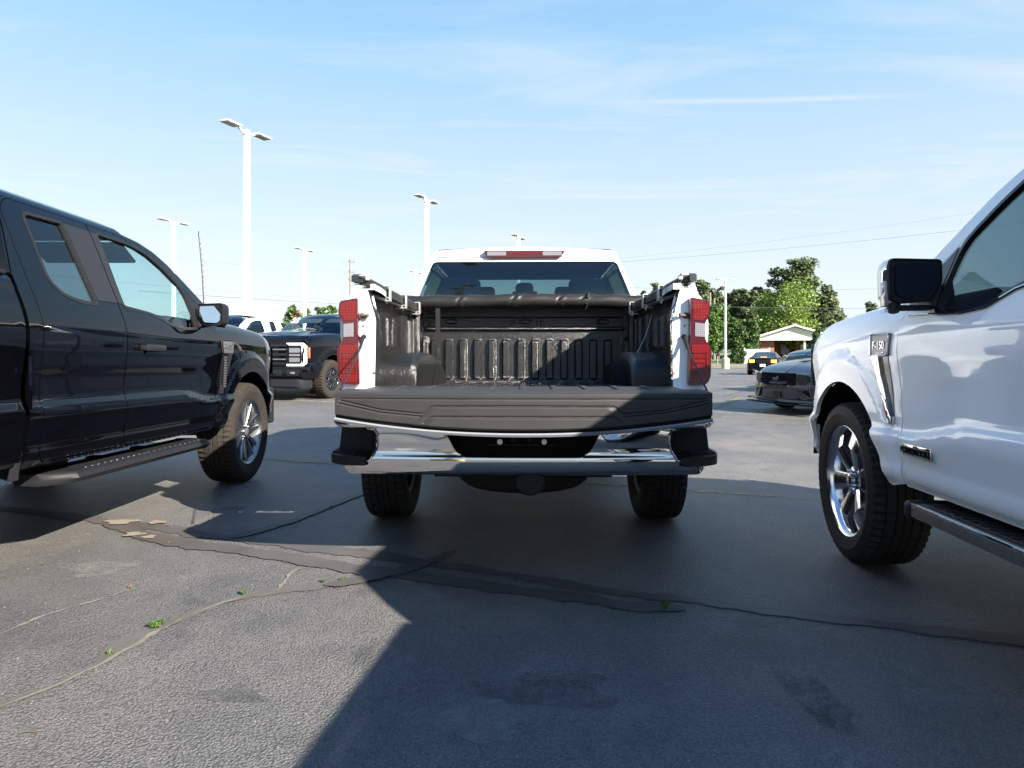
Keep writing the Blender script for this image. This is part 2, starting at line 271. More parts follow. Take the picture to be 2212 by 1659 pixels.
# ------------------------------------------------------------------ mesh helpers
WARP = [None]
def link_mesh(name, me, m, parent=None):
    o = bpy.data.objects.new(name, me); C.objects.link(o)
    if m: me.materials.append(MT[m] if isinstance(m, str) else m)
    if parent is not None: o.parent = parent
    return o
def tag(o, label=None, cat=None, group=None, kind=None):
    if label: o['label'] = label
    if cat: o['category'] = cat
    if group: o['group'] = group
    if kind: o['kind'] = kind
    return o
def thing(name, label, cat, loc=(0, 0, 0), rz=0, group=None):
    o = bpy.data.objects.new(name, None); C.objects.link(o); o.location = loc; o.rotation_euler = (0, 0, rz)
    o.empty_display_size = 0.2
    return tag(o, label, cat, group)
def rot(ax, a): return Matrix.Rotation(a, 4, ax)
class MB:
    def __init__(s): s.bm = bmesh.new()
    def _xf(s, vs, M):
        if M is not None:
            for v in vs: v.co = M @ v.co
    def box(s, c, d, bev=0, seg=2, M=None):
        r = bmesh.ops.create_cube(s.bm, size=1.0); vs = r['verts']
        for v in vs: v.co = Vector((v.co.x*d[0], v.co.y*d[1], v.co.z*d[2]))
        if bev > 0:
            es = list({e for v in vs for e in v.link_edges})
            g = bmesh.ops.bevel(s.bm, geom=es, offset=min(bev, min(d)*0.49), segments=seg, profile=0.5, affect='EDGES')
            vs = list({v for f in g['faces'] for v in f.verts} | {v for v in vs if v.is_valid})
        for v in vs: v.co = (M @ v.co if M is not None else v.co) + Vector(c)
        return s
    def face(s, pts):
        vs = [s.bm.verts.new(p) for p in pts]
        try: s.bm.faces.new(vs)
        except ValueError: pass
        return s
    def prism(s, outline, axis, a, b, M=None, bev=0, seg=1):
        """outline 2D in the plane perpendicular to axis, from a to b along it"""
        def mk(p, t):
            return {'x': (t, p[0], p[1]), 'y': (p[0], t, p[1]), 'z': (p[0], p[1], t)}[axis]
        va = [s.bm.verts.new(mk(p, a)) for p in outline]; vb = [s.bm.verts.new(mk(p, b)) for p in outline]
        n = len(outline); fs = [s.bm.faces.new(va), s.bm.faces.new(vb[::-1])]
        for i in range(n):
            j = (i+1) % n; fs.append(s.bm.faces.new((va[i], vb[i], vb[j], va[j])))
        vs = va+vb
        if bev > 0:
            es = list({e for f in fs[:2] for e in f.edges})
            g = bmesh.ops.bevel(s.bm, geom=es, offset=bev, segments=seg, profile=0.5, affect='EDGES')
            vs = [v for v in vs if v.is_valid] + [v for f in g['faces'] for v in f.verts]; vs = list(set(vs))
        s._xf(vs, M)
        return s
    def tube(s, pts, r, n=8, caps=True):
        pts = [Vector(p) for p in pts]; rs = r if isinstance(r, (list, tuple)) else [r]*len(pts)
        rings = []; up = Vector((0, 0, 1))
        for i, p in enumerate(pts):
            t = (pts[min(i+1, len(pts)-1)] - pts[max(i-1, 0)]).normalized()
            u = t.cross(up)
            if u.length < 1e-3: u = t.cross(Vector((1, 0, 0)))
            u.normalize(); v = t.cross(u)
            rings.append([s.bm.verts.new(p + (u*math.cos(k*2*math.pi/n) + v*math.sin(k*2*math.pi/n))*rs[i]) for k in range(n)])
        for a, b in zip(rings, rings[1:]):
            for k in range(n): s.bm.faces.new((a[k], a[(k+1) % n], b[(k+1) % n], b[k]))
        if caps:
            s.bm.faces.new(rings[0][::-1]); s.bm.faces.new(rings[-1])
        return s
    def loft(s, rings, closed=True, caps=True):
        vr = [[s.bm.verts.new(p) for p in r] for r in rings]; n = len(vr[0])
        for a, b in zip(vr, vr[1:]):
            for k in range(n if closed else n-1): s.bm.faces.new((a[k], a[(k+1) % n], b[(k+1) % n], b[k]))
        if caps and closed:
            s.bm.faces.new(vr[0][::-1]); s.bm.faces.new(vr[-1])
        return s
    def lathe(s, prof, n=48, mod=None, closed=False):
        """prof: (x, r) about the x axis"""
        rings = []
        for i in range(n):
            a = 2*math.pi*i/n
            rings.append([s.bm.verts.new((x, (r + (mod(i, k, x, r) if mod else 0))*math.cos(a), (r + (mod(i, k, x, r) if mod else 0))*math.sin(a))) for k, (x, r) in enumerate(prof)])
        m = len(prof)
        for i in range(n):
            a, b = rings[i], rings[(i+1) % n]
            for k in range(m if closed else m-1):
                s.bm.faces.new((a[k], a[(k+1) % m], b[(k+1) % m], b[k]))
        return s
    def grid(s, fn, nu, nv, flip=False):
        g = [[s.bm.verts.new(fn(i/(nu-1), j/(nv-1))) for j in range(nv)] for i in range(nu)]
        for i in range(nu-1):
            for j in range(nv-1):
                q = (g[i][j], g[i+1][j], g[i+1][j+1], g[i][j+1])
                s.bm.faces.new(q[::-1] if flip else q)
        return s
    def build(s, name, m, parent=None, smooth=True, ang=38, warp=True, fix=True, mirror=False, M=None):
        bm = s.bm
        if M is not None: bmesh.ops.transform(bm, matrix=M, verts=bm.verts)
        if fix: bmesh.ops.recalc_face_normals(bm, faces=bm.faces)
        if mirror:
            for v in bm.verts: v.co.x *= -1
            bmesh.ops.reverse_faces(bm, faces=bm.faces)
        if warp and WARP[0]:
            for v in bm.verts: v.co = WARP[0](v.co)
        th = R(ang)
        for f in bm.faces: f.smooth = smooth
        if smooth:
            for e in bm.edges:
                if len(e.link_faces) == 2 and e.calc_face_angle(0) > th: e.smooth = False
        me = bpy.data.meshes.new(name); bm.to_mesh(me); bm.free()
        return link_mesh(name, me, m, parent)

def pip(P, poly):
    x, y = P[:, 0], P[:, 1]; ins = np.zeros(len(P), bool); n = len(poly); j = n-1
    for i in range(n):
        xi, yi = poly[i]; xj, yj = poly[j]
        c = ((yi > y) != (yj > y)) & (x < (xj-xi)*(y-yi)/((yj-yi) if yj != yi else 1e-12)+xi)
        ins ^= c; j = i
    return ins
def resample(poly, st):
    out = []
    for i in range(len(poly)):
        a = np.array(poly[i], float); b = np.array(poly[(i+1) % len(poly)], float)
        n = max(1, int(math.ceil(np.linalg.norm(b-a)/st)))
        for k in range(n): out.append(a+(b-a)*k/n)
    return np.array(out)
def rnd(poly, r, seg=4):
    """round the corners of a closed polygon; r number or list"""
    n = len(poly); out = []
    for i in range(n):
        p = Vector(poly[i]); a = Vector(poly[i-1]); b = Vector(poly[(i+1) % n]); rr = r[i] if isinstance(r, (list, tuple)) else r
        if rr <= 0: out.append(tuple(p)); continue
        da = (a-p); db = (b-p); rr = min(rr, da.length*0.45, db.length*0.45)
        pa = p+da.normalized()*rr; pb = p+db.normalized()*rr
        for k in range(seg+1):
            t = k/seg; q = pa*(1-t)**2+p*2*t*(1-t)+pb*t*t; out.append((q.x, q.y))
    return out
def skin(name, outline, holes, S, m, parent, du=0.06, dv=0.03, rim=0.018, side=1, warp=True, rimdir=None):
    """a sheet cut to outline minus holes in (u, v), laid on the surface S(u, v), with its edges turned in by rim"""
    loops = [resample(outline, min(du, dv)*1.4)] + [resample(h, min(du, dv)*1.4) for h in holes]
    ol = loops[0]; lo = ol.min(0); hi = ol.max(0)
    U, V = np.meshgrid(np.arange(lo[0]+du*0.5, hi[0], du), np.arange(lo[1]+dv*0.5, hi[1], dv)); P = np.stack([U.ravel(), V.ravel()], 1)
    k = pip(P, ol)
    for h in loops[1:]: k &= ~pip(P, h)
    P = P[k]; B = np.concatenate(loops)
    if len(P):
        sc = np.array([1/du, 1/dv]); D = np.min(np.linalg.norm((P[:, None]-B[None])*sc, axis=2), axis=1); P = P[D > 0.45]
    vs = [Vector(p) for p in B]+[Vector(p) for p in P]; edges = []; off = 0
    for l in loops:
        n = len(l); edges += [(off+i, off+(i+1) % n) for i in range(n)]; off += n
    rv, re, rf, ov, oe, of = geometry.delaunay_2d_cdt(vs, edges, [], 0, 1e-6)
    Q = np.array([(v.x, v.y) for v in rv]); T = np.array([f[:] for f in rf]); Cn = Q[T].mean(1)
    k = pip(Cn, ol)
    for h in loops[1:]: k &= ~pip(Cn, h)
    T = T[k]
    e = 2e-3
    X = S(Q[:, 0], Q[:, 1]); Xu = S(Q[:, 0]+e, Q[:, 1])-S(Q[:, 0]-e, Q[:, 1]); Xv = S(Q[:, 0], Q[:, 1]+e)-S(Q[:, 0], Q[:, 1]-e)
    Nn = np.cross(Xu, Xv); Nn /= np.linalg.norm(Nn, axis=1)[:, None]+1e-12
    tri = X[T]; fn = np.cross(tri[:, 1]-tri[:, 0], tri[:, 2]-tri[:, 0])
    bad = (fn*Nn[T[:, 0]]).sum(1) < 0; T[bad] = T[bad][:, ::-1]
    X = list(map(tuple, X)); Nn_l = list(map(tuple, Nn)); F = [tuple(int(i) for i in t) for t in T]
    if rim > 0:
        cnt = {}
        for t in F:
            for a, b in ((t[0], t[1]), (t[1], t[2]), (t[2], t[0])): cnt[(a, b)] = 1
        for (a, b) in list(cnt):
            if (b, a) not in cnt:
                pa, pb = Vector(X[a]), Vector(X[b]); na, nb = Vector(Nn_l[a]), Vector(Nn_l[b])
                if rimdir: na = nb = Vector(rimdir)
                qa, qb = pa-na*rim, pb-nb*rim; n = (qa-pa).cross(pb-pa); 
                if n.length < 1e-12: continue
                n.normalize(); i = len(X); X += [tuple(pa), tuple(qa), tuple(qb), tuple(pb)]; Nn_l += [tuple(n)]*4; F.append((i, i+1, i+2, i+3))
    if side < 0:
        X = [(-x, y, z) for x, y, z in X]; Nn_l = [(-x, y, z) for x, y, z in Nn_l]; F = [f[::-1] for f in F]
    if warp and WARP[0]: X = [tuple(WARP[0](Vector(x))) for x in X]
    me = bpy.data.meshes.new(name); me.from_pydata(X, [], F); me.polygons.foreach_set('use_smooth', [True]*len(F))
    me.normals_split_custom_set_from_vertices(Nn_l); me.update()
    return link_mesh(name, me, m, parent)
def smooth_table(xs, ys, n=600):
    """monotone cubic through the points, sampled"""
    xs = np.array(xs, float); ys = np.array(ys, float); h = np.diff(xs); d = np.diff(ys)/h
    m = np.zeros(len(xs)); m[0] = d[0]; m[-1] = d[-1]
    for i in range(1, len(xs)-1):
        m[i] = 0 if d[i-1]*d[i] <= 0 else 2*d[i-1]*d[i]/(d[i-1]+d[i])
    t = np.linspace(xs[0], xs[-1], n); k = np.clip(np.searchsorted(xs, t)-1, 0, len(h)-1); s = (t-xs[k])/h[k]
    y = (2*s**3-3*s**2+1)*ys[k]+(s**3-2*s**2+s)*h[k]*m[k]+(-2*s**3+3*s**2)*ys[k+1]+(s**3-s**2)*h[k]*m[k+1]
    return lambda q: np.interp(q, t, y)
def text_mesh(name, txt, size, depth, m, parent, M, shear=0, align='CENTER', bold=0.0, spacing=1.0, warp=True):
    cu = bpy.data.curves.new(name, 'FONT'); cu.body = txt; cu.size = size; cu.extrude = depth; cu.align_x = align; cu.align_y = 'CENTER'; cu.shear = shear; cu.offset = bold; cu.space_character = spacing
    o = bpy.data.objects.new(name, cu); C.objects.link(o)
    dg = bpy.context.evaluated_depsgraph_get(); me = bpy.data.meshes.new_from_object(o.evaluated_get(dg)); me.name = name
    C.objects.unlink(o); bpy.data.objects.remove(o)
    me.transform(M)
    if warp and WARP[0]:
        for v in me.vertices: v.co = WARP[0](v.co)
    me.materials.clear()
    return link_mesh(name, me, m, parent)
def copy_tree(o, parent=None):
    kids = [c for c in bpy.data.objects if c.parent == o]
    c = o.copy(); C.objects.link(c); c.parent = parent
    for k in kids: copy_tree(k, c)
    return c
def GP(px, py, z=0.0):
    """point of the ground seen at a pixel of the 2212 px photograph"""
    Y = FPX*(CAMH-z)/(py-HZ); return ((px-CX)*Y/FPX, Y)
def AT(px, py, Y): return ((px-CX)*Y/FPX, Y, CAMH+(HZ-py)*Y/FPX)
# ------------------------------------------------------------------ the setting: ground, markings, street
def gz(y):
    if y < 18: return 0.0
    if y < 45: t = (y-18)/27; return -0.38*(t*t*(3-2*t))
    if y < 72: return -0.38
    return -0.38+min(0.55, (y-72)*0.012)
def sheet(name, x0, x1, ys, dz, m, kind='structure', nx=12, label=None):
    b = MB(); xs = [x0+(x1-x0)*i/nx for i in range(nx+1)]
    g = [[b.bm.verts.new((x, y, gz(y)+dz)) for y in ys] for x in xs]
    for i in range(nx):
        for j in range(len(ys)-1): b.bm.faces.new((g[i][j], g[i+1][j], g[i+1][j+1], g[i][j+1]))
    o = b.build(name, m, warp=False); tag(o, label, None, None, kind); return o
ysn = [-80, -30]+list(range(0, 120, 3))+[130, 160, 220, 400, 900, 2500]
sheet('ground', -1800, 1800, ysn, -0.03, 'grass', nx=30, label='mown grass stretching away beyond the car park')
sheet('parking_lot', -90, 75, [-40, -20]+list(np.arange(0, 54, 1.5)), 0.0, 'asphalt', label='worn grey asphalt of the car park')
sheet('grass_verge', -90, 75, [52.5, 55, 58, 60.2], 0.008, 'verge', label='strip of dry grass between the car park and the road')
sheet('road', -200, 200, [60.2, 63, 66, 69], -0.01, 'roadfar', label='pale road passing behind the car park')
def ribbon(name, pts, wid, z, m, label=None, rag=0.25, parent=None, st=0.022):
    P = [Vector((p[0], p[1], 0)) for p in pts]; W = wid if isinstance(wid, list) else [wid]*len(P)
    Q = []
    for i in range(len(P)-1):
        n = max(1, int((P[i+1]-P[i]).length/st))
        for k in range(n): Q.append((P[i].lerp(P[i+1], k/n), W[i]+(W[i+1]-W[i])*k/n))
    Q.append((P[-1], W[-1])); b = MB(); prev = None; rn = random.Random(len(pts)*31+int(P[0].x*10)); wa = wb = 0
    dr = 0
    for i, (p, w_) in enumerate(Q):
        t = (Q[min(i+2, len(Q)-1)][0]-Q[max(i-2, 0)][0]).normalized(); n = Vector((-t.y, t.x, 0))
        wa = 0.80*wa+0.28*rn.uniform(-1, 1)*rag*w_; wb = 0.80*wb+0.28*rn.uniform(-1, 1)*rag*w_; dr = 0.95*dr+rn.uniform(-1, 1)*rag*0.05*w_
        k = min(1.0, 0.35+min(i, len(Q)-1-i)*0.25)
        a = p+n*((w_/2+wa)*k+dr); c = p-n*((w_/2+wb)*k-dr)
        va = b.bm.verts.new((a.x, a.y, gz(a.y)+z)); vc = b.bm.verts.new((c.x, c.y, gz(c.y)+z))
        if prev: b.bm.faces.new((prev[0], va, vc, prev[1]))
        prev = (va, vc)
    o = b.build(name, m, warp=False, smooth=False)
    for f in o.data.polygons: pass
    return tag(o, label, None, None, 'structure')
def gpts(l): return [GP(*p) for p in l]
ribbon('crack_seal', gpts([(-120, 1085), (0, 1099), (60, 1106), (129, 1115), (190, 1120), (237, 1128), (290, 1133), (345, 1140), (390, 1146), (431, 1157), (539, 1165), (690, 1185), (797, 1199), (948, 1222), (1124, 1246), (1295, 1275), (1466, 1295), (1636, 1317), (1807, 1340), (1978, 1361), (2212, 1386), (2400, 1404)]), [0.11]*13+[0.085]*9, 0.004, 'tar', 'long dark sealed crack crossing the asphalt', rag=0.4)
ribbon('crack_seal', gpts([(225, 1131), (302, 1153), (388, 1172), (517, 1190), (690, 1217), (819, 1237), (948, 1254), (1100, 1275), (1238, 1292), (1352, 1309), (1482, 1317)]), [0.07, 0.12, 0.16, 0.13, 0.13, 0.12, 0.11, 0.11, 0.10, 0.11, 0.09], 0.006, 'tar', 'second sealed crack running below the first and ending mid-bay', rag=0.35)
ribbon('crack_seal', gpts([(500, 1164), (560, 1148), (647, 1121), (710, 1096), (776, 1069), (860, 1040)]), 0.085, 0.008, 'tar', 'sealed crack branching towards the rear tyre', rag=0.3)
ribbon('crack_seal', gpts([(700, 1268), (733, 1264), (819, 1246), (870, 1232), (905, 1220), (950, 1205), (990, 1188)]), [0.06, 0.10, 0.11, 0.10, 0.09, 0.07, 0.03], 0.010, 'tar', 'short sealed crack joining the long ones', rag=0.3)
ribbon('crack', gpts([(-60, 1552), (0, 1528), (70, 1500), (129, 1478), (216, 1438), (250, 1410), (280, 1390), (336, 1357), (390, 1338), (431, 1319), (480, 1302), (539, 1289), (603, 1277), (660, 1271), (733, 1264)]), [0.03, 0.03, 0.04, 0.045, 0.05, 0.06, 0.08, 0.08, 0.08, 0.075, 0.07, 0.07, 0.07, 0.06, 0.04], 0.004, 'tar_old', 'old curving crack with sand in it in the sunlit asphalt', rag=0.6)
ribbon('crack_sand', gpts([(0, 1530), (70, 1503), (129, 1481), (216, 1440), (262, 1412), (300, 1392), (336, 1368), (390, 1341), (431, 1323), (480, 1304), (539, 1288)]), [0.012, 0.016, 0.014, 0.016, 0.02, 0.02, 0.024, 0.014, 0.014, 0.010, 0.006], 0.007, 'dust', 'line of sand lying in the old crack', rag=1.1)
ribbon('crack', gpts([(0, 1371), (50, 1350), (86, 1334), (140, 1317), (194, 1302), (240, 1290), (300, 1262)]), 0.014, 0.004, 'dust', 'hairline crack at the far left of the sunlit asphalt', rag=1.5)
ribbon('crack', gpts([(600, 1278), (612, 1262), (622, 1245), (640, 1232), (668, 1228)]), 0.016, 0.006, 'dust', 'short hairline crack beside the weeds', rag=1.5)
ribbon('crack', gpts([(1560, 858), (1600, 846), (1650, 833), (1700, 818)]), 0.05, 0.004, 'tar', 'thin crack in the far part of the car park', rag=0.8)
ribbon('crack', gpts([(1545, 878), (1640, 886), (1720, 873), (1800, 868)]), 0.05, 0.004, 'tar', 'thin crack under the nose of the grey coupe', rag=0.8)
def blob(name, px, py, rx, ry, m, label, z=0.011, seed=1):
    rx *= .75; ry *= .95
    x, y = GP(px, py); rn = random.Random(seed); b = MB(); n = 26
    ph = [rn.uniform(0, 6.28) for _ in range(3)]
    pts = [(x+rx*math.cos(a)*(1+.22*math.sin(3*a+ph[0])+.14*math.sin(5*a+ph[1])+.07*math.sin(11*a+ph[2])), y+ry*math.sin(a)*(1+.22*math.sin(3*a+ph[0])+.14*math.sin(5*a+ph[1])), z) for a in [2*math.pi*i/n for i in range(n)]]
    b.face(pts); return tag(b.build(name, m, warp=False, smooth=False), label, None, None, 'structure')
blob('patch', 262, 1130, 0.13, 0.06, 'patch', 'sandy patch on the sealed crack', seed=2)
blob('patch', 340, 1131, 0.07, 0.04, 'patch', 'smaller sandy patch right of the first one', seed=3)
blob('patch', 290, 1157, 0.075, 0.045, 'patch', 'left of two round sandy patches below the crack', seed=4)
blob('patch', 322, 1163, 0.05, 0.035, 'patch', 'right of two round sandy patches below the crack', seed=5)
for i, (px, py, rx, ry, m, lb) in enumerate([(218, 1228, .22, .12, 'scuff', 'pale scuffed spot in the sunlit asphalt'), (1745, 1500, .10, .16, 'oil', 'dark smear in the shaded asphalt at lower right'), (1800, 1545, .08, .10, 'oil', 'smaller dark smear below the first on the right'), (505, 1099, .12, .06, 'oil', 'small dark stain between the left pickups'), (1180, 1490, .30, .12, 'oil', 'broad faint stain in the shaded foreground'), (2010, 1490, .2, .16, 'scuff', 'pale speckled area in the shade at lower right'), (1010, 1560, .25, .10, 'scuff', 'pale speckled area in the shaded foreground'), (500, 1500, .16, .06, 'oil', 'faint stain in the sunlit foreground')]):
    blob('stain', px, py, rx, ry, m, lb, z=.0035, seed=20+i)
# parking lines
def line(name, a, b, wd, m, label, z=0.005):
    return ribbon(name, [a, b], wd, z, m, label, rag=0.05, st=0.4)
line('parking_line', GP(480, 985), GP(1765, 1080), 0.10, 'yellow_line', 'faded yellow line crossing under the white pickup')
line('parking_line', GP(420, 852), GP(760, 871.5), 0.10, 'pale_line', 'pale yellow line in front of the black heavy pickup')
line('parking_line', GP(1470, 897.5), GP(1800, 908), 0.10, 'yellow_line', 'thin yellow line right of the white pickup')
line('parking_line', GP(1535, 887), GP(1600, 858.5), 0.13, 'yellow_line', 'yellow bay line slanting away beside the grey coupe', z=0.009)
line('parking_line', GP(1602, 857.8), GP(1700, 858.5), 0.10, 'pale_line', 'short pale line left of the grey coupe')
line('parking_line', GP(1668, 842), GP(1700, 843), 0.10, 'pale_line', 'short pale line behind the grey coupe')
line('parking_line', GP(1540, 808, -0.2), GP(1556, 805.5, -0.2), 0.14, 'pale_line', 'white dash far off by the lamp post')
line('parking_line', GP(1592, 803.5, -0.2), GP(1606, 801.5, -0.2), 0.14, 'pale_line', 'white dash beside the black coupe')

# ------------------------------------------------------------------ vegetation
def leaf_quads(b, clumps, n, size, seed, shell=0.55, droop=0.0):
    rn = np.random.RandomState(seed); vol = np.array([c[3]*c[4]*c[5] for c in clumps])**(2/3); pr = vol/vol.sum()
    idx = rn.choice(len(clumps), n, p=pr); cl = np.array(clumps)[idx]
    d = rn.normal(size=(n, 3)); d /= np.linalg.norm(d, axis=1)[:, None]; rr = (shell+(1-shell)*rn.rand(n)**0.7)*(1+rn.normal(size=n)*0.07)
    P = cl[:, :3]+d*cl[:, 3:6]*rr[:, None]
    u = rn.normal(size=(n, 3)); u[:, 2] *= 0.5; u /= np.linalg.norm(u, axis=1)[:, None]; v = np.cross(u, d+rn.normal(size=(n, 3))*0.5); v /= np.linalg.norm(v, axis=1)[:, None]+1e-9
    s = size*(0.6+0.8*rn.rand(n))
    A = u*s[:, None]*0.5; B = v*s[:, None]*0.36
    return P, A, B
def foliage(name, parent, clumps, n, size, seed, m, shell=0.55, tri=False):
    P, A, B = leaf_quads(None, clumps, n, size, seed, shell)
    V = np.stack([P-A, P-B*0.9, P+A, P+B*1.1], 1).reshape(-1, 3); F = [(4*i, 4*i+1, 4*i+2, 4*i+3) for i in range(n)]
    me = bpy.data.meshes.new(name); me.from_pydata(V.tolist(), [], F); return link_mesh(name, me, m, parent)
def tree(kind, label, x, y, h, wd, m, seed, n=5000, leaf=0.3, base=0.25, style='round', group=None, trunk_r=None, name=None):
    """h height, wd crown width, base = fraction of h where the crown starts"""
    rn = random.Random(seed); z0 = gz(y); wd *= 1.2; t = thing(name or kind, label, 'tree', (x, y, z0), 0, group); leaf *= 1.25
    r = trunk_r or h*0.018; b = MB(); lean = rn.uniform(-.03, .03)*h
    zt = h*(0.93 if style in ('pine', 'cone') else 0.75)
    b.tube([(0, 0, -0.1), (lean*.3, 0, h*.3), (lean*.7, 0, h*.6), (lean, 0, zt)], [r*1.25, r, r*.7, r*.15], 8)
    clumps = []; W = wd/2; hb = h*base; hc = h-hb
    if style == 'round':
        for i in range(22):
            a = rn.uniform(0, 6.28); q = rn.random(); zz = hb+hc*(0.12+0.80*q); rad = W*0.72*math.sin(math.pi*(0.18+0.72*q))**0.7*rn.uniform(0.45, 1.0)
            s = W*rn.uniform(0.30, 0.46); clumps.append((rad*math.cos(a), rad*math.sin(a), zz, s, s, s*0.85))
        clumps.append((0, 0, hb+hc*.5, W*.72, W*.72, hc*.42))
    elif style == 'pine':
        for i in range(30):
            a = rn.uniform(0, 6.28); q = i/29; zz = hb+hc*(0.04+0.92*q); rad = W*(0.95-0.55*q**1.8)*rn.uniform(0.30, 0.95)*(0.65 if q < .12 else 1)
            s = W*rn.uniform(0.20, 0.36)*(1-0.25*q); clumps.append((rad*math.cos(a), rad*math.sin(a), zz, s*1.15, s*1.15, s*rn.uniform(.5, .75)))
        clumps += [(0, 0, hb+hc*.25, W*.6, W*.6, hc*.2), (0, 0, hb+hc*.55, W*.55, W*.55, hc*.22), (0, 0, hb+hc*.8, W*.4, W*.4, hc*.15)]
    elif style == 'cone':
        for i in range(26):
            a = rn.uniform(0, 6.28); q = i/25; zz = hb+hc*(0.05+0.92*q); rad = W*(1-q)**0.75*rn.uniform(0.3, 0.75)
            s = W*(0.42-0.27*q); clumps.append((rad*math.cos(a), rad*math.sin(a), zz, s, s, s*0.8))
        clumps += [(0, 0, hb+hc*.2, W*.75, W*.75, hc*.2), (0, 0, hb+hc*.45, W*.55, W*.55, hc*.22), (0, 0, hb+hc*.7, W*.32, W*.32, hc*.2)]
    elif style == 'hedge':
        for i in range(26):
            clumps.append((rn.uniform(-1, 1)*W*.8, rn.uniform(-.4, .4)*W, hb+hc*rn.uniform(.2, .8), W*.24, W*.24, hc*.22))
    for c in clumps[::2]:
        zz = max(hb*0.9, c[2]-abs(c[0])*0.5-h*.05); b.tube([(lean*zz/h, 0, zz*0.92), (c[0]*.5, c[1]*.5, (zz+c[2])/2), (c[0]*.9, c[1]*.9, c[2])], [r*.45, r*.28, r*.08], 5, caps=False)
    b.build('trunk', 'bark', t, warp=False); foliage('crown', t, clumps, n, leaf, seed, m, shell=0.35 if style != 'hedge' else .6)
    return t
def tree_px(label, cx, top, wpx, Y, m, seed, **k):
    x = (cx-CX)*Y/FPX; h = CAMH+(HZ-top)*Y/FPX-gz(Y); return tree(k.pop('kind', 'tree'), label, x, Y, h, wpx*Y/FPX, m, seed, **k)
tree_px('tallest pine tree rising behind the brick house', 1724, 560, 140, 108, 'leaf_pine', 11, n=13000, leaf=0.40, base=.22, style='pine', kind='pine_tree', group='pines behind the house')
tree_px('dark sloping conifer at the right end of the tree line', 1785, 618, 120, 100, 'leaf_pine', 12, n=10000, leaf=0.40, base=.05, style='cone', kind='conifer_tree', group='pines behind the house')
tree_px('broad spring green tree standing above the house roof', 1700, 612, 140, 93, 'leaf_light', 13, n=9000, leaf=0.30, base=.08, style='round', kind='maple_tree')
tree_px('pine tree just left of the broad spring green tree', 1648, 617, 66, 112, 'leaf_pine', 14, n=4000, leaf=0.42, base=.15, style='pine', kind='pine_tree', group='pines behind the house')
tree_px('rounded pine tree right of the slim white lamp post', 1612, 624, 74, 104, 'leaf_pine', 15, n=7500, leaf=0.42, base=.12, style='pine', kind='pine_tree', group='pines behind the house')
tree_px('pine tree directly behind the slim white lamp post', 1583, 623, 60, 108, 'leaf_pine', 16, n=6500, leaf=0.42, base=.1, style='pine', kind='pine_tree', group='pines behind the house')
tree_px('pine tree just left of the slim white lamp post', 1547, 618, 62, 106, 'leaf_pine', 17, n=6500, leaf=0.42, base=.12, style='pine', kind='pine_tree', group='pines behind the house')
tree_px('pine tree right behind the right tail light', 1510, 606, 66, 102, 'leaf_pine', 18, n=6500, leaf=0.42, base=.15, style='pine', kind='pine_tree', group='pines behind the house')
tree_px('wide pine crown seen over the cargo bed rail', 1419, 610, 52, 104, 'leaf_pine', 19, n=4500, leaf=0.42, base=.2, style='pine', kind='pine_tree', group='pines behind the house')
tree_px('small tree top beside the cab corner', 1388, 626, 22, 104, 'leaf_pine', 20, n=1600, leaf=0.40, base=.2, style='pine', kind='pine_tree', group='pines behind the house')
tree_px('light green tree between the two rounded dark trees', 1552, 655, 60, 84, 'leaf_mid', 21, n=4500, leaf=0.30, base=.1, style='round', kind='broadleaf_tree')
tree_px('round leafy tree at the lawn edge beside the mailbox', 1534, 676, 56, 74, 'leaf_mid', 22, n=6500, leaf=0.24, base=.18, style='round', kind='round_tree', group='rounded trees on the lawn')
tree_px('pair of dark rounded crowns left of the house, left half', 1588, 681, 42, 76, 'leaf_dark', 23, n=5500, leaf=0.24, base=.05, style='round', kind='round_tree', group='rounded trees on the lawn')
tree_px('pair of dark rounded crowns left of the house, right half', 1622, 688, 42, 77, 'leaf_dark', 24, n=5500, leaf=0.24, base=.05, style='round', kind='round_tree', group='rounded trees on the lawn')
tree_px('pointed dark green cone shrub at the house corner', 1767, 706, 62, 70, 'leaf_dark', 25, n=8000, leaf=0.16, base=0.0, style='cone', kind='cone_shrub')
tree_px('lone pine top above the bonnet of the right pickup', 1882, 652, 40, 104, 'leaf_pine', 26, n=3500, leaf=0.4, base=.1, style='pine', kind='pine_tree')
tree_px('clipped round hedge on the lawn behind the lamp post', 1590, 757, 34, 70, 'leaf_dark', 27, n=4200, leaf=0.14, base=0.0, style='hedge', kind='hedge')
tree_px('loose green bush between hedge and white fence', 1620, 741, 38, 73, 'leaf_mid', 28, n=3600, leaf=0.2, base=0.0, style='round', kind='bush')
for i, (cx, top, wp, m, lb) in enumerate([(626, 651, 34, 'leaf_dark', 'green bush top behind the white pickup roof'), (642, 654, 22, 'leaf_brown', 'browning bush among the green ones'), (662, 661, 36, 'leaf_mid', 'low bush right behind the thin left lamp post'), (692, 655, 34, 'leaf_dark', 'bush above the dark pickup cab'), (718, 654, 34, 'leaf_mid', 'rightmost bush next to the left tail light'), (750, 655, 36, 'leaf_dark', 'bush hidden behind the left tail light')]):
    tree_px(lb, cx, top, wp, 62, m, 40+i, n=3000, leaf=0.2, base=.05, style='round', kind='bush', group='bushes behind the far pickups')
# far wood closing the horizon
b = []
rn = random.Random(5)
for i in range(150):
    a = -78+156*i/149+rn.uniform(-.5, .5); d = rn.uniform(230, 300); hh = rn.uniform(4, 7.5)
    b.append((d*math.sin(R(a)), d*math.cos(R(a)), hh*0.45, rn.uniform(4, 7), 5, hh*0.62))
o = foliage('distant_wood', None, b, 26000, 1.1, 77, 'leaf_dark', shell=.5); tag(o, 'far wood along the horizon', None, None, 'stuff')

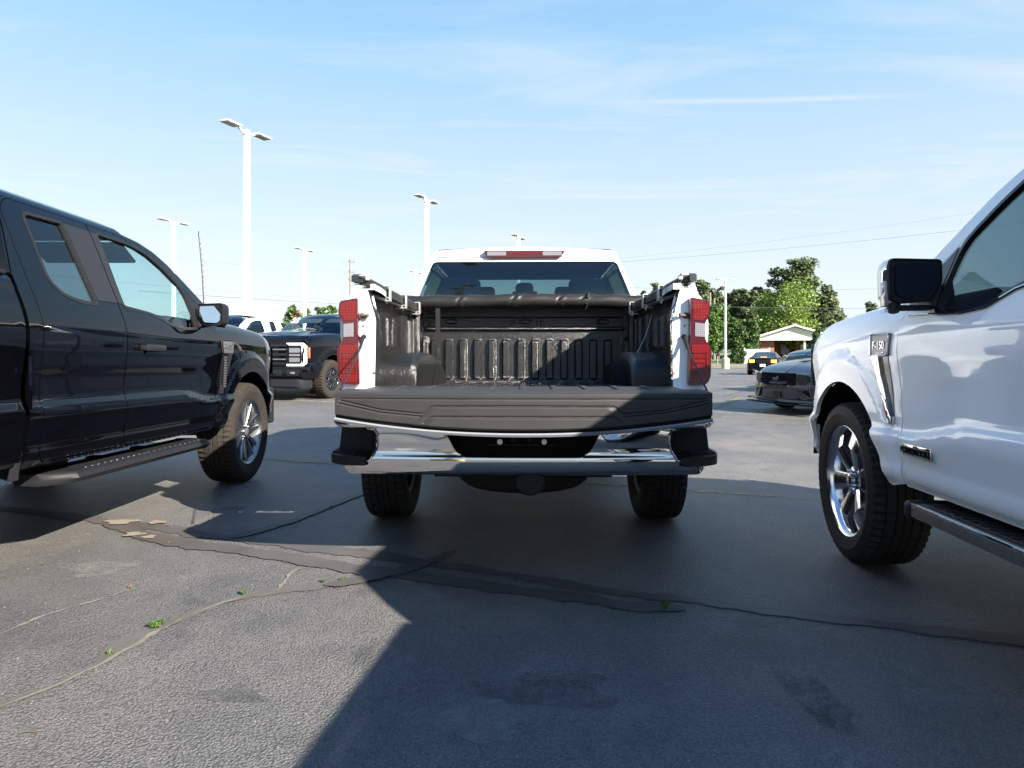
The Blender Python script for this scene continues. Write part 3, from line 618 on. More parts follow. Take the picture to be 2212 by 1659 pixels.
# ------------------------------------------------------------------ brick house
def house():
    x, y, _ = AT(1716, 704, 86); h = thing('brick_house', 'low brick house with a white sided gable and a carport', 'house', (x, y, gz(86)), R(-14))
    W_, e, ap = 5.65, 2.75, 4.45
    def P(name, m, f, **k): b = MB(); f(b); return b.build(name, m, h, warp=False, **k)
    P('gable', 'siding', lambda b: b.prism([(-W_+.15, e), (W_-.15, e), (0, ap-.08)], 'y', -0.05, 0.12), smooth=False)
    def roof(b):
        for s in (-1, 1):
            b.prism([(0, ap+.06), (s*(W_+.5), e-.20), (s*(W_+.5), e-.05), (0, ap+.24)], 'y', -0.45, 16)
    rf = P('roof', 'shingle', roof, smooth=False)
    b = MB(); b.tube([(-1.5, 6, 3.9), (-1.5, 6, 4.6)], .12, 8); b.build('roof_vent', 'pole', rf, warp=False)
    def trim(b):
        for s in (-1, 1):
            b.prism([(0, ap+.04), (s*(W_+.52), e-.24), (s*(W_+.52), e-.02), (0, ap+.28)], 'y', -0.56, -0.46)
        b.box((0, 0.0, e-.06), (2*W_, .3, .16))
    P('gable_trim', 'pole', trim, smooth=False)
    def walls(b):
        b.box((-4.1, 4.2, e/2-.1), (3.4, 7.0, e+.1)); b.box((4.3, 5.0, e/2-.1), (3.2, 7.0, e+.1)); b.box((0.1, 9, e/2-.1), (5.4, 6, e+.1)); b.box((1.6, 3.9, e/2-.1), (1.6, .2, e+.1))
    P('wall', 'brick', walls, smooth=False)
    wdw = P('window', 'pole', lambda b: (b.box((-.1, 5.9, 1.55), (1.3, .1, 1.5)),), smooth=False)
    b = MB(); b.box((-.1, 5.82, 1.55), (1.1, .04, 1.3)); b.build('pane', 'glass_dark', wdw, warp=False)
    P('porch_post', 'pole', lambda b: b.box((1.3, 0.25, e/2-.1), (.22, .22, e)), smooth=False)
    P('porch_post', 'pole', lambda b: b.box((5.8, 0.25, e/2-.1), (.22, .22, e)), smooth=False)
    P('utility_box', 'pole', lambda b: b.box((-2.2, 5.3, .9), (.5, .2, 1.3)), smooth=False)
    P('door', 'pole', lambda b: b.box((1.9, 3.75, 1.05), (.95, .06, 2.1)), smooth=False)
house()
def fence():
    x, y, _ = AT(1634, 770, 70); t = thing('fence', 'white panel fence beside the brick house', 'fence', (x, y, gz(70)), R(-12))
    b = MB(); n = 12
    for i in range(n): b.box((-1.1+i*0.2, 0, 0.80), (.185, .04, 1.55))
    b.build('panel', 'pole', t, warp=False, smooth=False)
    for sx in (-1.22, 1.32): b = MB(); b.box((sx, 0, .85), (.12, .12, 1.75)); b.build('post', 'pole', t, warp=False, smooth=False)
fence()
def mailbox():
    x, y, _ = AT(1550, 780, 59); t = thing('mailbox', 'small dark mailbox on a post by the road', 'mailbox', (x, y, gz(59)))
    b = MB(); b.box((0, 0, .5), (.1, .1, 1.0)); b.build('post', 'wood', t, warp=False)
    b = MB(); b.prism([(-.12, 1.0), (.12, 1.0), (.12, 1.14), (.08, 1.22), (-.08, 1.22), (-.12, 1.14)], 'y', -.25, .25); b.build('box', 'gloss_black', t, warp=False)
mailbox()
# ------------------------------------------------------------------ lamp posts
def lamp(label, px, Y, top, rz=R(-20), base='conc_yellow', group='white car park lamp posts', x=None, pw=.13):
    X = (px-CX)*Y/FPX if x is None else x; t = thing('lamp_post', label, 'lamp post', (X, Y, gz(Y)), rz, group)
    b = MB(); b.lathe([(0, 0.0), (-.02, .31), (.80, .30), (.83, .27), (.83, 0.0)], 28); b.build('footing', base, t, warp=False, M=rot('Y', -math.pi/2))
    H = top-gz(Y)
    b = MB(); h2 = pw/2; b.loft([[(-h2*k, -h2*k, z), (h2*k, -h2*k, z), (h2*k, h2*k, z), (-h2*k, h2*k, z)] for k, z in ((1.1, .82), (1.0, H*.5), (.9, H))]); b.box((0, 0, .86), (pw*2.1, pw*2.1, .06)); b.build('pole', 'pole', t, warp=False, smooth=False)
    for s in (-1, 1):
        b = MB(); b.tube([(0, 0, H-.12), (0, s*.16, H-.08), (0, s*.30, H-.02)], .035, 6); b.box((0, s*.57, H+.0), (.30, .52, .05), bev=.02); f = b.build('light_head', 'pole', t, warp=False)
        b = MB(); b.box((0, s*.60, H-.030), (.24, .40, .012)); b.build('led_panel', 'led', f, warp=False)
    return t
lamp('tallest nearest white lamp post left of centre', 533, 17.5, 7.05)
lamp('lamp post above the dark blue pickup, left of the tall one', 375, 29.7, 7.0)
lamp('thin lamp post over the black heavy pickup', 658, 38.0, 7.0)
lamp('lamp post rising beside the white cab left corner', 922, 25.3, 7.0)
lamp('lamp post top peeking over the white cab roof', 1120, 33.7, 7.0)
lamp('lamp head barely showing beside the cab shoulder', 899, 49.0, 7.0)
lamp('slim lamp post on a cream footing before the trees', 1567, 52.0, 6.8, base='conc', rz=R(-75))
lamp('lamp post on a yellow footing behind the photographer', 0, -1.5, 7.0, x=-1.40)
# ------------------------------------------------------------------ utility pole and wires
def upole(label, px, top, Y, arms=True, r=.16):
    X, _, Z = AT(px, top, Y); t = thing('utility_pole', label, 'utility pole', (X, Y, gz(Y)), 0, 'utility poles')
    b = MB(); b.tube([(0, 0, 0), (0, 0, Z-gz(Y))], [r*1.2, r*.8], 8); b.build('pole', 'wood', t, warp=False)
    if arms:
        H = Z-gz(Y)
        for k, zz in enumerate((H-.4, H-1.9, H-3.0)):
            b = MB(); b.box((.15, 0, zz), (1.1-.2*k, .12, .12)); b.tube([(.5, 0, zz), (.5, 0, zz+.35)], .06, 6); b.tube([(-.2, 0, zz), (-.2, 0, zz+.35)], .06, 6); b.build('crossarm', 'wood', t, warp=False)
    return t
upole('wooden utility pole with insulators left of the bed', 757, 560, 92)
upole('pale bare pole among the pines', 1534, 632, 85, arms=False)
upole('shorter pale pole among the pines', 1543, 645, 88, arms=False)
def wire(label, p, q, Y0, Y1, sag=.6, r=.02):
    a = Vector(AT(p[0], p[1], Y0)); c = Vector(AT(q[0], q[1], Y1)); b = MB()
    b.tube([a.lerp(c, t)+Vector((0, 0, -sag*4*t*(1-t))) for t in [i/24 for i in range(25)]], r*.62, 4)
    return tag(b.build('power_line', 'wire', None, warp=False), label, 'power line', 'power lines')
wire('thick dark wire running behind the left mirror', (300, 628), (900, 664), 38, 60, .1, .028)
wire('thin wire above the thick one on the left', (60, 590), (1100, 672), 60, 80, .3, .018)
wire('thin wire high on the left reaching the utility pole', (300, 545), (757, 585), 80, 92, .5, .016)
wire('wire sloping up to the right above the trees', (1120, 579), (2300, 470), 70, 60, .5, .02)
wire('topmost thin wire sloping up to the right', (1180, 575), (2300, 430), 85, 75, .5, .014)
wire('wire crossing the crown of the tall pine', (1200, 613), (2250, 606), 76, 70, .9, .018)
wire('thick wire crossing the pale green tree', (1150, 650), (2300, 660), 74, 66, .5, .03)
wire('thin wire just under the thick one on the right', (1150, 626), (2150, 691), 76, 76, .5, .014)

# ------------------------------------------------------------------ weeds in the cracks
def weed(label, px, py, r, h, n, seed, kind='weed', m='leaf_mid'):
    x, y = GP(px, py); r *= .55; h *= .6; rn = random.Random(seed); t = thing(kind, label, 'weed', (x, y, .006), 0, 'weeds in the cracks'); b = MB()
    for i in range(n):
        a = rn.uniform(0, 6.28); L_ = r*rn.uniform(.5, 1.1); hh = h*rn.uniform(.4, 1.1); wd = r*rn.uniform(.10, .2); o = (rn.uniform(-.3, .3)*r, rn.uniform(-.3, .3)*r)
        d = Vector((math.cos(a), math.sin(a), 0)); s = Vector((-d.y, d.x, 0)); p0 = Vector((o[0], o[1], 0)); p1 = p0+d*L_*.5+Vector((0, 0, hh*.8)); p2 = p0+d*L_+Vector((0, 0, hh*.55))
        b.face([p0-s*wd*.3, p1-s*wd, p2, p1+s*wd, p0+s*wd*.3])
    b.build('leaves', m, t, warp=False, fix=False, smooth=False)
    b = MB(); b.tube([(0, 0, -.01), (0, 0, h*.5)], r*.04, 5); b.build('stem', 'leaf_brown', t, warp=False)
weed('largest green weed growing from the old crack', 338, 1357, .06, .05, 46, 1)
weed('small weed lower down the old crack', 237, 1416, .03, .03, 14, 2)
weed('thin upright weed where the crack bends', 527, 1286, .03, .06, 14, 3)
weed('weed near the shadow tip on the left side', 700, 1258, .04, .02, 16, 4)
weed('weed right beside the shadow tip', 741, 1254, .035, .025, 18, 5)
weed('brownish weed in the sunlit area', 282, 1272, .03, .02, 12, 6, m='leaf_brown')
weed('tuft of grass at the end of the lower sealed crack', 1438, 1316, .045, .085, 16, 7)
weed('weed in the sealed crack near the left rear tyre', 715, 1098, .04, .03, 18, 8)
weed('tiny sprout in the hairline crack at left', 94, 1222, .025, .02, 8, 9)
weed('tiny sprouts between the two sealed cracks', 1270, 1290, .03, .02, 8, 10)
weed('dry sprouts beside the sandy patches', 366, 1175, .04, .012, 10, 11, m='leaf_brown')
weed('small weed on the asphalt beyond the pickup', 1650, 893, .06, .06, 10, 12)
# bits of grit and twigs
rn = random.Random(3); b = MB()
for i in range(420):
    px = rn.uniform(0, 2212); py = 1130+520*rn.random()**1.3; x, y = GP(px, py); s = rn.uniform(.0015, .005)
    b.box((x, y, s*.4), (s, s*rn.uniform(.6, 1.3), s*.7), M=rot('Z', rn.uniform(0, 3)))
tag(b.build('grit', 'dust', None, warp=False, smooth=False), 'loose pale grit scattered over the asphalt', None, None, 'stuff')
for i, (px, py, L_, a, lb) in enumerate([(60, 1587, .05, .1, 'short dark twig on the asphalt at lower left'), (1002, 1360, .035, -.9, 'twig in the shade at the centre'), (1078, 1381, .03, -1.0, 'smaller twig right of the centre twig')]):
    x, y = GP(px, py); t = MB(); t.tube([(x-L_/2*math.cos(a), y-L_/2*math.sin(a), .006), (x, y+.003, .009), (x+L_/2*math.cos(a), y+L_/2*math.sin(a), .006)], .0022, 6); tag(t.build('twig', 'rust', None, warp=False), lb, 'twig', 'twigs on the asphalt')
# ------------------------------------------------------------------ wheels
def tyre(parent, Rt, Rr, w_, m='rubber', n=120, name='tyre', coarse=False):
    h = w_/2; b = MB()
    prof = [(-h*.70, Rr-.012), (-h*.86, Rr+.004), (-h*.97, Rr+.03), (-h*1.03, (Rr+Rt)/2), (-h*1.0, Rt-.045), (-h*.93, Rt-.018), (-h*.80, Rt-.006)]
    xs = [-.60, -.57, -.55, -.28, -.25, -.22, .0-.03, 0.0, .03, .22, .25, .28, .55, .57, .60]
    for i, x in enumerate(xs):
        prof.append((x*h, Rt-(.011 if i % 3 == 1 else .001)-abs(x)**2*.004))
    prof += [(h*.80, Rt-.006), (h*.93, Rt-.018), (h*1.0, Rt-.045), (h*1.03, (Rr+Rt)/2), (h*.985, (Rr+Rt)/2-.018), (h*.97, Rr+.03), (h*.90, Rr+.012), (h*.86, Rr+.004), (h*.70, Rr-.012)]
    K = 2 if not coarse else 3
    def mod(i, k, x, r):
        if r < Rt-.05: return 0
        ax = abs(x)/h
        if ax > .5 and i % K == 0: return -.011 if not coarse else -.015
        if .3 < ax <= .5 and (i+1) % 4 == 0: return -.005
        return 0
    b.lathe(prof, n, mod)
    return b.build(name, m, parent, ang=30, warp=False)
def spoke(b, a0, a1, r0, r1, w0, w1, xf0, xf1, depth=.05, cham=.3):
    """a tapered spoke from polar (r0, a0) to (r1, a1) facing +x"""
    def P(r, a): return Vector((0, r*math.cos(a), r*math.sin(a)))
    p, q = P(r0, a0), P(r1, a1); d = (q-p).normalized(); s = Vector((0, -d.z, d.y)); rings = []
    for t in (0, .5, 1):
        c = p.lerp(q, t); w_ = (w0+(w1-w0)*t)/2; x = xf0+(xf1-xf0)*t
        rings.append([c-s*w_+Vector((x-depth, 0, 0)), c-s*w_+Vector((x-cham*.02, 0, 0)), c-s*w_*(1-cham)+Vector((x, 0, 0)), c+s*w_*(1-cham)+Vector((x, 0, 0)), c+s*w_+Vector((x-cham*.02, 0, 0)), c+s*w_+Vector((x-depth, 0, 0))])
    b.loft(rings)
def wheel(parent, loc, side, style, Rt=.415, Rr=.262, w_=.275, steer=0, tm='rubber', spin=0.0):
    """outer face towards side"""
    h = w_/2; b = MB(); X = h*.86
    barrel = [(-h*.8, Rr-.004), (-h*.8, Rr+.012), (-h*.7, Rr-.014), (-h*.2, Rr-.03), (X-.03, Rr-.022), (X-.012, Rr-.010), (X, Rr+.010), (X+.004, Rr+.004), (X-.002, Rr-.006), (X-.022, Rr-.018), (-h*.2, Rr-.040), (-h*.7, Rr-.026)]
    b.lathe(barrel, 72, closed=True)
    tw = 2*math.pi
    if style == 'twin':
        mw = 'silver'
        for k in range(6):
            a = tw*k/6+spin
            spoke(b, a-.26, a-.21, .058, Rr-.016, .026, .036, X-.035, X-.018, .045, .25); spoke(b, a+.26, a+.21, .058, Rr-.016, .026, .036, X-.035, X-.018, .045, .25)
        b.lathe([(X-.07, .07), (X-.038, .066), (X-.034, .05), (X-.034, 0.0)], 36)
    elif style == 'chunk':
        mw = 'polished'
        for k in range(6):
            a = tw*k/6+spin; spoke(b, a, a, .050, Rr-.095, .066, .108, X-.040, X-.004, .06, .55); spoke(b, a, a, Rr-.098, Rr-.014, .108, .165, X-.004, X-.026, .06, .45)
        b.lathe([(X-.08, .075), (X-.04, .072), (X-.032, .055), (X-.030, 0.0)], 36)
    elif style == 'eight':
        mw = 'gloss_black'
        for k in range(8):
            a = tw*k/8+spin; spoke(b, a, a, .075, Rr-.02, .055, .05, X-.03, X-.02, .05, .2)
        b.lathe([(X-.07, .11), (X-.028, .10), (X-.028, .075), (X+.005, .06), (X+.008, 0.0)], 36)
    else:
        mw = 'silver' if style == 'five' else 'satin_grey'
        for k in range(5):
            a = tw*k/5+spin; spoke(b, a, a, .05, Rr-.02, .05, .045, X-.04, X-.02, .05, .3)
        b.lathe([(X-.07, .075), (X-.035, .07), (X-.03, 0.0)], 24)
    sgn = 1 if side > 0 else -1
    root = b.build('wheel', mw, parent, warp=False)
    root.location = loc; root.rotation_euler = (0, 0, (0 if side > 0 else math.pi)+steer)
    tyre(root, Rt, Rr, w_, tm, coarse=(style == 'eight'))
    if style == 'twin':      # dark painted webs between each pair of bars
        b = MB()
        for k in range(6):
            a = tw*k/6+spin; spoke(b, a, a, .045, Rr-.022, .022, .085, X-.055, X-.045, .035, .2)
        b.build('spoke_web', 'satin_grey', root, warp=False)
    if style == 'eight':     # machined outlines round the eight windows
        b = MB()
        for k in range(8):
            a = tw*(k+.5)/8+spin; r0, r1, da, db = .125, Rr-.035, .16, .30
            q = [(r0, a-da*.9), (r1*.92, a-db), (r1, a-db*.75), (r1, a+db*.75), (r1*.92, a+db), (r0, a+da*.9)]
            pts = [(X-.012, r*math.cos(t), r*math.sin(t)) for r, t in q]; b.tube(pts+[pts[0]], .0075, 6, caps=False)
        b.build('window_outline', 'silver', root, warp=False)
    b = MB()
    nl = 6 if style in ('twin', 'chunk') else (8 if style == 'eight' else 5); rl = .042 if style != 'eight' else .07
    for k in range(nl):
        a = tw*(k+.5)/nl+spin; c = (X-.045, rl*1.25*math.cos(a), rl*1.25*math.sin(a)); b.tube([c, (X-.012, c[1], c[2])], [.011, .008], 6)
    b.build('lug_nuts', 'chrome', root, warp=False)
    b = MB(); b.lathe([(X-.03, .034), (X-.018, .034), (X-.014, .028), (X-.014, 0)], 24); b.build('hub_cap', 'badge' if style != 'chunk' else 'chrome', root, warp=False)
    b = MB(); b.lathe([(-h*.1, 0), (-h*.1, Rr-.07), (0, Rr-.07), (0, 0)], 40); b.build('brake_disc', 'steel', root, warp=False)
    return root

# ------------------------------------------------------------------ generic pickup body.  local frame: +y forward, front axle at y = 0, +x = the truck's right
T_side = smooth_table([.40, .50, .54, .575, .605, .63, .68, .74, .775, .80, .83, .90, 1.00, 1.08, 1.14, 1.18, 1.24, 1.30, 1.36, 1.40],
                      [.085, .060, .036, .030, .032, .028, .018, .008, .010, .026, .033, .030, .018, .009, .009, .014, .030, .052, .075, .092])
G_v = [1.40, 1.78, 1.82, 1.86, 1.92, 2.02, 2.16, 2.65]
T_cx = smooth_table(G_v, [.092, .245, .262, .290, .340, .430, .560, 1.015]); T_cz = smooth_table(G_v, [1.40, 1.775, 1.805, 1.832, 1.858, 1.880, 1.893, 1.905])
H_v = [1.08, 1.14, 1.20, 1.26, 1.33, 1.42, 1.55, 1.75, 2.10]
T_hx = smooth_table(H_v, [.009, .014, .030, .062, .115, .195, .330, .530, 1.015]); T_hz = smooth_table(H_v, [1.08, 1.14, 1.198, 1.245, 1.278, 1.292, 1.296, 1.315, 1.330])
T_ht = smooth_table([-.80, -.30, .20, .55, .75, .86, .95], [1.325, 1.330, 1.308, 1.270, 1.235, 1.190, 1.10])
T_nose = smooth_table([-.2, .30, .50, .65, .80, .90, .97], [0, 0.0, .030, .075, .150, .235, .36])
def ss(t): t = np.clip(t, 0, 1); return t*t*(3-2*t)
class Body:
    def __init__(s, W=1.015, rear=-3.69, Ra=.50, wz=.42, vent=False, hood_add=0.0, noseK=1.0, bt=0.0, flat=0.0):
        s.flat = flat
        s.bt = bt
        s.W, s.rear, s.Ra, s.wz, s.ha, s.nk = W, rear, Ra, wz, hood_add, noseK
    def flare(s, y, z):
        o = 0
        for yw in (0.0, s.rear):
            r = np.hypot(y-yw, (z-s.wz)*0.96); o = o+.026*ss((s.Ra+.135-r)/.06)*ss((z-.3)/.2)
        return o
    def low(s, y, v):
        dz = np.where(y > -1.15, -.075*ss((y+1.15)/.5), 0.0); u = v-dz*np.exp(-((v-.775)/.10)**2)
        return s.W-T_side(u)+s.flare(y, v)-.012*ss((-3.2-y)/1.6)-s.bt*ss((-2.3-y)/1.6)
    def nose(s, y): return T_nose(y)*s.nk*ss((y-.3)/.1)
    def fender(s, y, v):
        y = np.asarray(y, float); v = np.asarray(v, float)
        x = np.where(v < 1.08, s.low(y, v), s.W-T_hx(v)+s.flare(y, v)*ss((1.2-v)/.1)); z = np.where(v < 1.08, v, T_hz(v))
        zt = T_ht(y)+s.ha; z = np.where(z > .9, .9+(z-.9)*(zt-.9)/(1.296-.9), z); x = x-s.nose(y)*np.clip(x/s.W, 0, 1)*np.where(v > 1.3, np.clip((x/.8), 0, 1), 1)
        return np.stack([x, y, z], -1)
    def cab(s, y, v):
        y = np.asarray(y, float); v = np.asarray(v, float)
        x = np.where(v < 1.40, s.low(y, v), s.W-T_cx(v)); z = np.where(v < 1.40, v, T_cz(v)); z = z+(1.905-z)*s.flat*ss((v-1.80)/.08); return np.stack([x, y, z], -1)
    def off(s, f, d):
        def g(y, v):
            X = f(y, v); e = 2e-3; n = np.cross(f(y+e, v)-f(y-e, v), f(y, v+e)-f(y, v-e)); n /= np.linalg.norm(n, axis=-1)[..., None]+1e-12
            return X+n*d
        return g
def arc(yc, zc, r, a0, a1, n=26, sq=1.0): return [(yc+r*math.cos(a)*sq, zc+r*math.sin(a)) for a in [a0+(a1-a0)*i/n for i in range(n+1)]]
APL = [(-.50, 1.33), (-.60, 1.40), (-.70, 1.475), (-.85, 1.58), (-.99, 1.675), (-1.12, 1.745), (-1.26, 1.79), (-1.42, 1.815)]   # windscreen pillar outer edge in (y, v)
def rake(k): return lambda v: Vector((v.x, v.y, v.z-k*v.y))
def rbox(name, m, parent, c, d, bev=.03, M=None, seg=2, warp=True):
    b = MB(); b.box(c, d, bev, seg, M); return b.build(name, m, parent, warp=warp)

def pickup(root, P):
    """P: dict of options"""
    B = Body(P.get('W', 1.015), P.get('rear', -3.69), P.get('Ra', .50), P.get('wz', .42), hood_add=P.get('hood_add', 0), noseK=P.get('noseK', 1.0), bt=P.get('bed_taper', 0.0), flat=P.get('flat', 0.0))
    paint = P['paint']; g = .0045; yb = P['door_split']; yr = P['door_end']; yc = P['cab_end']; ybs = P['bed_start']; ye = P['bed_end']; z0 = .50
    WARP[0] = rake(P.get('rake', .022)); sides = P.get('sides', (1, -1)); trim = P.get('trim', 'plastic'); fine = P.get('fine', True); du, dv = (.05, .022) if fine else (.10, .045)
    yf = -.63; bl = lambda pts: pts
    for sd_ in sides:
        # fender
        a_ = math.asin(.075/B.Ra); ar = arc(0, B.wz, B.Ra, math.pi-a_, a_, 30, .97)
        ol = [(yf+g, z0+.01), (-B.Ra*.97-.03, z0-.012)]+ar+[(.60, .50), (.80, .66), (.93, .74), (.955, .86), (.955, 1.02), (.93, 1.18), (.90, 1.30), (.80, 1.46), (yf+.10, 1.46), (yf+.04, 1.36), (yf+g, 1.24)]
        skin('fender', ol, [], B.fender, paint, root, .030 if fine else du, .018 if fine else dv, .022, sd_)
        # cab side frame with the doors cut out
        top = 1.80
        fd = [(yf-g, z0+.02), (yf-g, 1.215), (yf-.045, 1.262)]+[(y-.075, v-.045) for y, v in APL[1:-1]]+[(-1.46, top-.01), (yb+g, top), (yb+g, z0+.02)]
        fd = rnd(fd, [.10, .0, .0]+[0]*(len(fd)-6)+[.03, .0, .06], 4)
        rd = rnd([(yb-g, z0+.02), (yb-g, top), (yr+.07, top), (yr, top-.08), (yr, z0+.02)], [.06, 0, .04, .08, .07], 5)
        out = [(yf-.002, z0), (yf-.002, 1.24), (-.55, 1.30)]+[(y, v) for y, v in APL]+[(-1.45, 1.86), (yc+.115, 1.86), (yc+.06, 1.62), (yc, 1.40), (yc, z0)]
        skin('cab_side', out, [_shr(fd, -.004), _shr(rd, -.004)] if P.get('rear_door', True) else [_shr(fd, -.004)], B.cab, paint, root, du, dv, .03, sd_)
        fw = rnd([(yb+.055, 1.325), (-1.48, 1.308), (-1.38, 1.292), (-1.24, 1.245), (-1.10, 1.235), (-.90, 1.245), (-.895, 1.50), (-1.07, 1.625), (-1.20, 1.70), (-1.38, 1.745), (yb+.07, 1.750)], [.02, .1, .1, .1, .1, .03, .08, .1, .1, .08, .02], 4)
        k = yr+.15
        rw = rnd([(yb-.20, 1.318), (yb-.235, 1.745), (k, 1.735), (k+.0, 1.41), (k+.06, 1.345), (k+.18, 1.318)], [.01, .01, .04, .10, .08, .10], 4)
        mold = .016
        d1 = skin('front_door', fd, [_shr(fw, -mold)], B.cab, paint, root, du, dv, .022, sd_)
        d2 = skin('rear_door', rd, [_shr(rw, -mold)], B.cab, paint, root, du, dv, .022, sd_) if P.get('rear_door', True) else None
        for d, wn, gm in ((d1, fw, P.get('glass_f', 'glass')), (d2, rw, P.get('glass_r', 'glass_dark'))):
            if d is None: continue
            skin('window_trim', _shr(wn, -mold+.001), [_shr(wn, .004)], B.off(B.cab, .002), trim, d, .06, .03, .02, sd_)
            skin('window_glass', _shr(wn, -.002), [], B.off(B.cab, -.012), gm, d, .15, .08, 0, sd_)
        if P.get('pillar', True):
            skin('pillar_cover', [(yb+g+.001, 1.335), (yb+g+.001, 1.748), (yb+.068, 1.748), (yb+.052, 1.335)], [], B.off(B.cab, .003), 'satin_grey', d1, .05, .03, .006, sd_)
            if d2: skin('pillar_cover', [(yb-g-.001, 1.335), (yb-g-.001, 1.748), (yb-.218, 1.748), (yb-.182, 1.335)], [], B.off(B.cab, .003), 'satin_grey', d2, .05, .03, .006, sd_)
            skin('sail_panel', [(-.885, 1.25), (-.885, 1.492), (-.80, 1.43), (-.69, 1.335), (-.665, 1.29), (-.70, 1.262)], [], B.off(B.cab, .004), trim, d1, .05, .03, .008, sd_)
        else:
            skin('sail_panel', [(-.885, 1.25), (-.885, 1.492), (-.80, 1.43), (-.69, 1.335), (-.665, 1.29), (-.70, 1.262)], [], B.off(B.cab, .004), 'gloss_black', d1, .05, .03, .008, sd_)
        # handles
        hz = 1.085; W = B.W
        for d, yy in ((d1, yb+.13), (d2, yr+.14)):
            if d is None or (P.get('hide_rear_handle') and d is d2): continue
            b = MB(); b.box((W+.030, yy+.10, hz), (.024, .205, .042), .012, 2); b.box((W+.010, yy+.195, hz), (.05, .02, .03), .005); b.box((W+.010, yy+.01, hz), (.05, .02, .03), .005); hd = b.build('door_handle', P.get('handle', trim), d, mirror=sd_ < 0)
            b = MB(); b.grid(lambda u, v_: (W-.003+.0*v_, yy+.05+.10*u, hz-.035+.028*v_), 3, 3); b.build('handle_recess', 'gloss_black', d, mirror=sd_ < 0)
        # mirror
        if P.get('mirror', True):
            mx, my, mz = W+P.get('mirror_out', .045), P.get('mirror_y', -.80), P.get('mirror_z', 1.325); ms = P.get('mirror_s', 1.0); s_ = ms
            b = MB(); oln = rnd([(-.112, .090), (.100, .098), (.112, .06), (.108, -.078), (.075, -.103), (-.062, -.096), (-.114, -.01)][::-1], .020, 4)
            f0 = [(mx+p[0]*s_, my, mz+p[1]*s_) for p in oln]
            rings = [[(mx+p[0]*s_*k_, my+dy, mz+p[1]*s_*k_) for p in oln] for dy, k_ in ((-.035, .93), (-.045, .97), (-.040, 1.0), (.02, 1.0), (.07, .93), (.105, .74), (.118, .45))]
            b.loft(rings)
            mo = b.build('mirror_housing', P.get('mirror_m', 'plastic'), root, mirror=sd_ < 0)
            b = MB(); b.face([(mx+p[0]*s_*.84, my-.036, mz+p[1]*s_*.84) for p in oln]); gl = b.build('bezel', 'gloss_black', mo, mirror=sd_ < 0, smooth=False)
            b = MB(); TM = Matrix.Translation((mx, my-.040, mz))@rot('Z', P.get('mirror_yaw', 0))@rot('X', -P.get('mirror_tilt', .0))@Matrix.Translation((-mx, -my+.040, -mz)); q = rnd([(-.092, .072), (.084, .080), (.092, .05), (.088, -.062), (.060, -.084), (-.050, -.078), (-.094, -.008)], .014, 4)
            b.prism([(mx+p[0]*s_*.93, mz+p[1]*s_*.93) for p in q], 'y', my-.047, my-.040, M=TM); b.build('mirror_glass', P.get('mirror_g', 'mirror'), mo, mirror=sd_ < 0, smooth=False)
            b = MB(); b.loft([[(W-.10, my-.055, 1.262), (W-.10, my+.085, 1.262), (W-.10, my+.085, 1.30), (W-.10, my-.03, 1.36)], [(W-.02, my-.03, 1.262), (W-.02, my+.07, 1.262), (W-.02, my+.07, 1.30), (W-.02, my-.01, 1.33)], [(mx-.06, my-.0, mz-.03), (mx-.06, my+.06, mz-.03), (mx-.06, my+.06, mz+.0), (mx-.06, my+.0, mz+.01)]]); b.build('mirror_arm', P.get('mirror_m', 'plastic'), mo, mirror=sd_ < 0)
            if P.get('mirror_cap'):
                b = MB(); b.loft([[(mx+p[0]*s_*k_, my+dy, mz+p[1]*s_*k_) for p in oln if p[1] > -.01 or True] for dy, k_ in ((-.028, 1.015), (.02, 1.02), (.072, .95), (.108, .76), (.122, .45))]); b.build('mirror_cap', P['mirror_cap'], mo, mirror=sd_ < 0)
                b = MB(); b.box((mx+.109*s_, my-.005, mz-.05), (.016, .05, .10), .006, 2); b.build('turn_signal', 'clear_lens', mo, mirror=sd_ < 0)
                b = MB(); b.tube([(mx+.075*s_, my-.01, mz-.095), (mx+.078*s_, my-.02, mz-.125)], [.026, .020], 12); b.box((mx+.0, my, mz-.108), (.15, .05, .022), .008); b.build('mirror_camera', 'plastic', mo, mirror=sd_ < 0)
        # bed side
        if P.get('bed', True):
            arr = arc(B.rear, B.wz, B.Ra, a_, math.pi-a_, 30, .97)
            ob = [(ybs, z0+.02), (B.rear+B.Ra*.97+.02, z0+.01)]+arr+[(B.rear-B.Ra*.97-.01, .52), (ye+.22, .56), (ye+.16, .80), (ye, .80), (ye, 1.44), (ybs, 1.44)]
            S = P.get('bedS') or (lambda y, v: np.stack([np.where(v < 1.34, B.low(y, np.minimum(v, 1.34)), B.low(y, 1.34+0*v)-.015*ss((v-1.34)/.04)-.9*np.clip(v-1.385, 0, 9)), y+0*v, np.where(v < 1.385, v, 1.385+.012*ss((v-1.385)/.03))], -1))
            bs = skin('bed_side', ob, [], S, paint, root, du, dv, .03, sd_)
            if not P.get('bedS'): b = MB(); b.box((B.W-.125, (ybs+ye)/2, 1.403), (.075, ybs-ye-.02, .022), .008); b.build('rail_cap', 'plastic', bs, mirror=sd_ < 0)
            if P.get('bed_inner', True):
                b = MB(); b.box((B.W-.17, (ybs+ye)/2, 1.12), (.03, ybs-ye-.04, .54)); b.box((B.W-.30, B.rear, 1.0), (.28, .95, .28), .06); b.build('bed_inner_wall', 'bedliner', root, mirror=sd_ < 0)
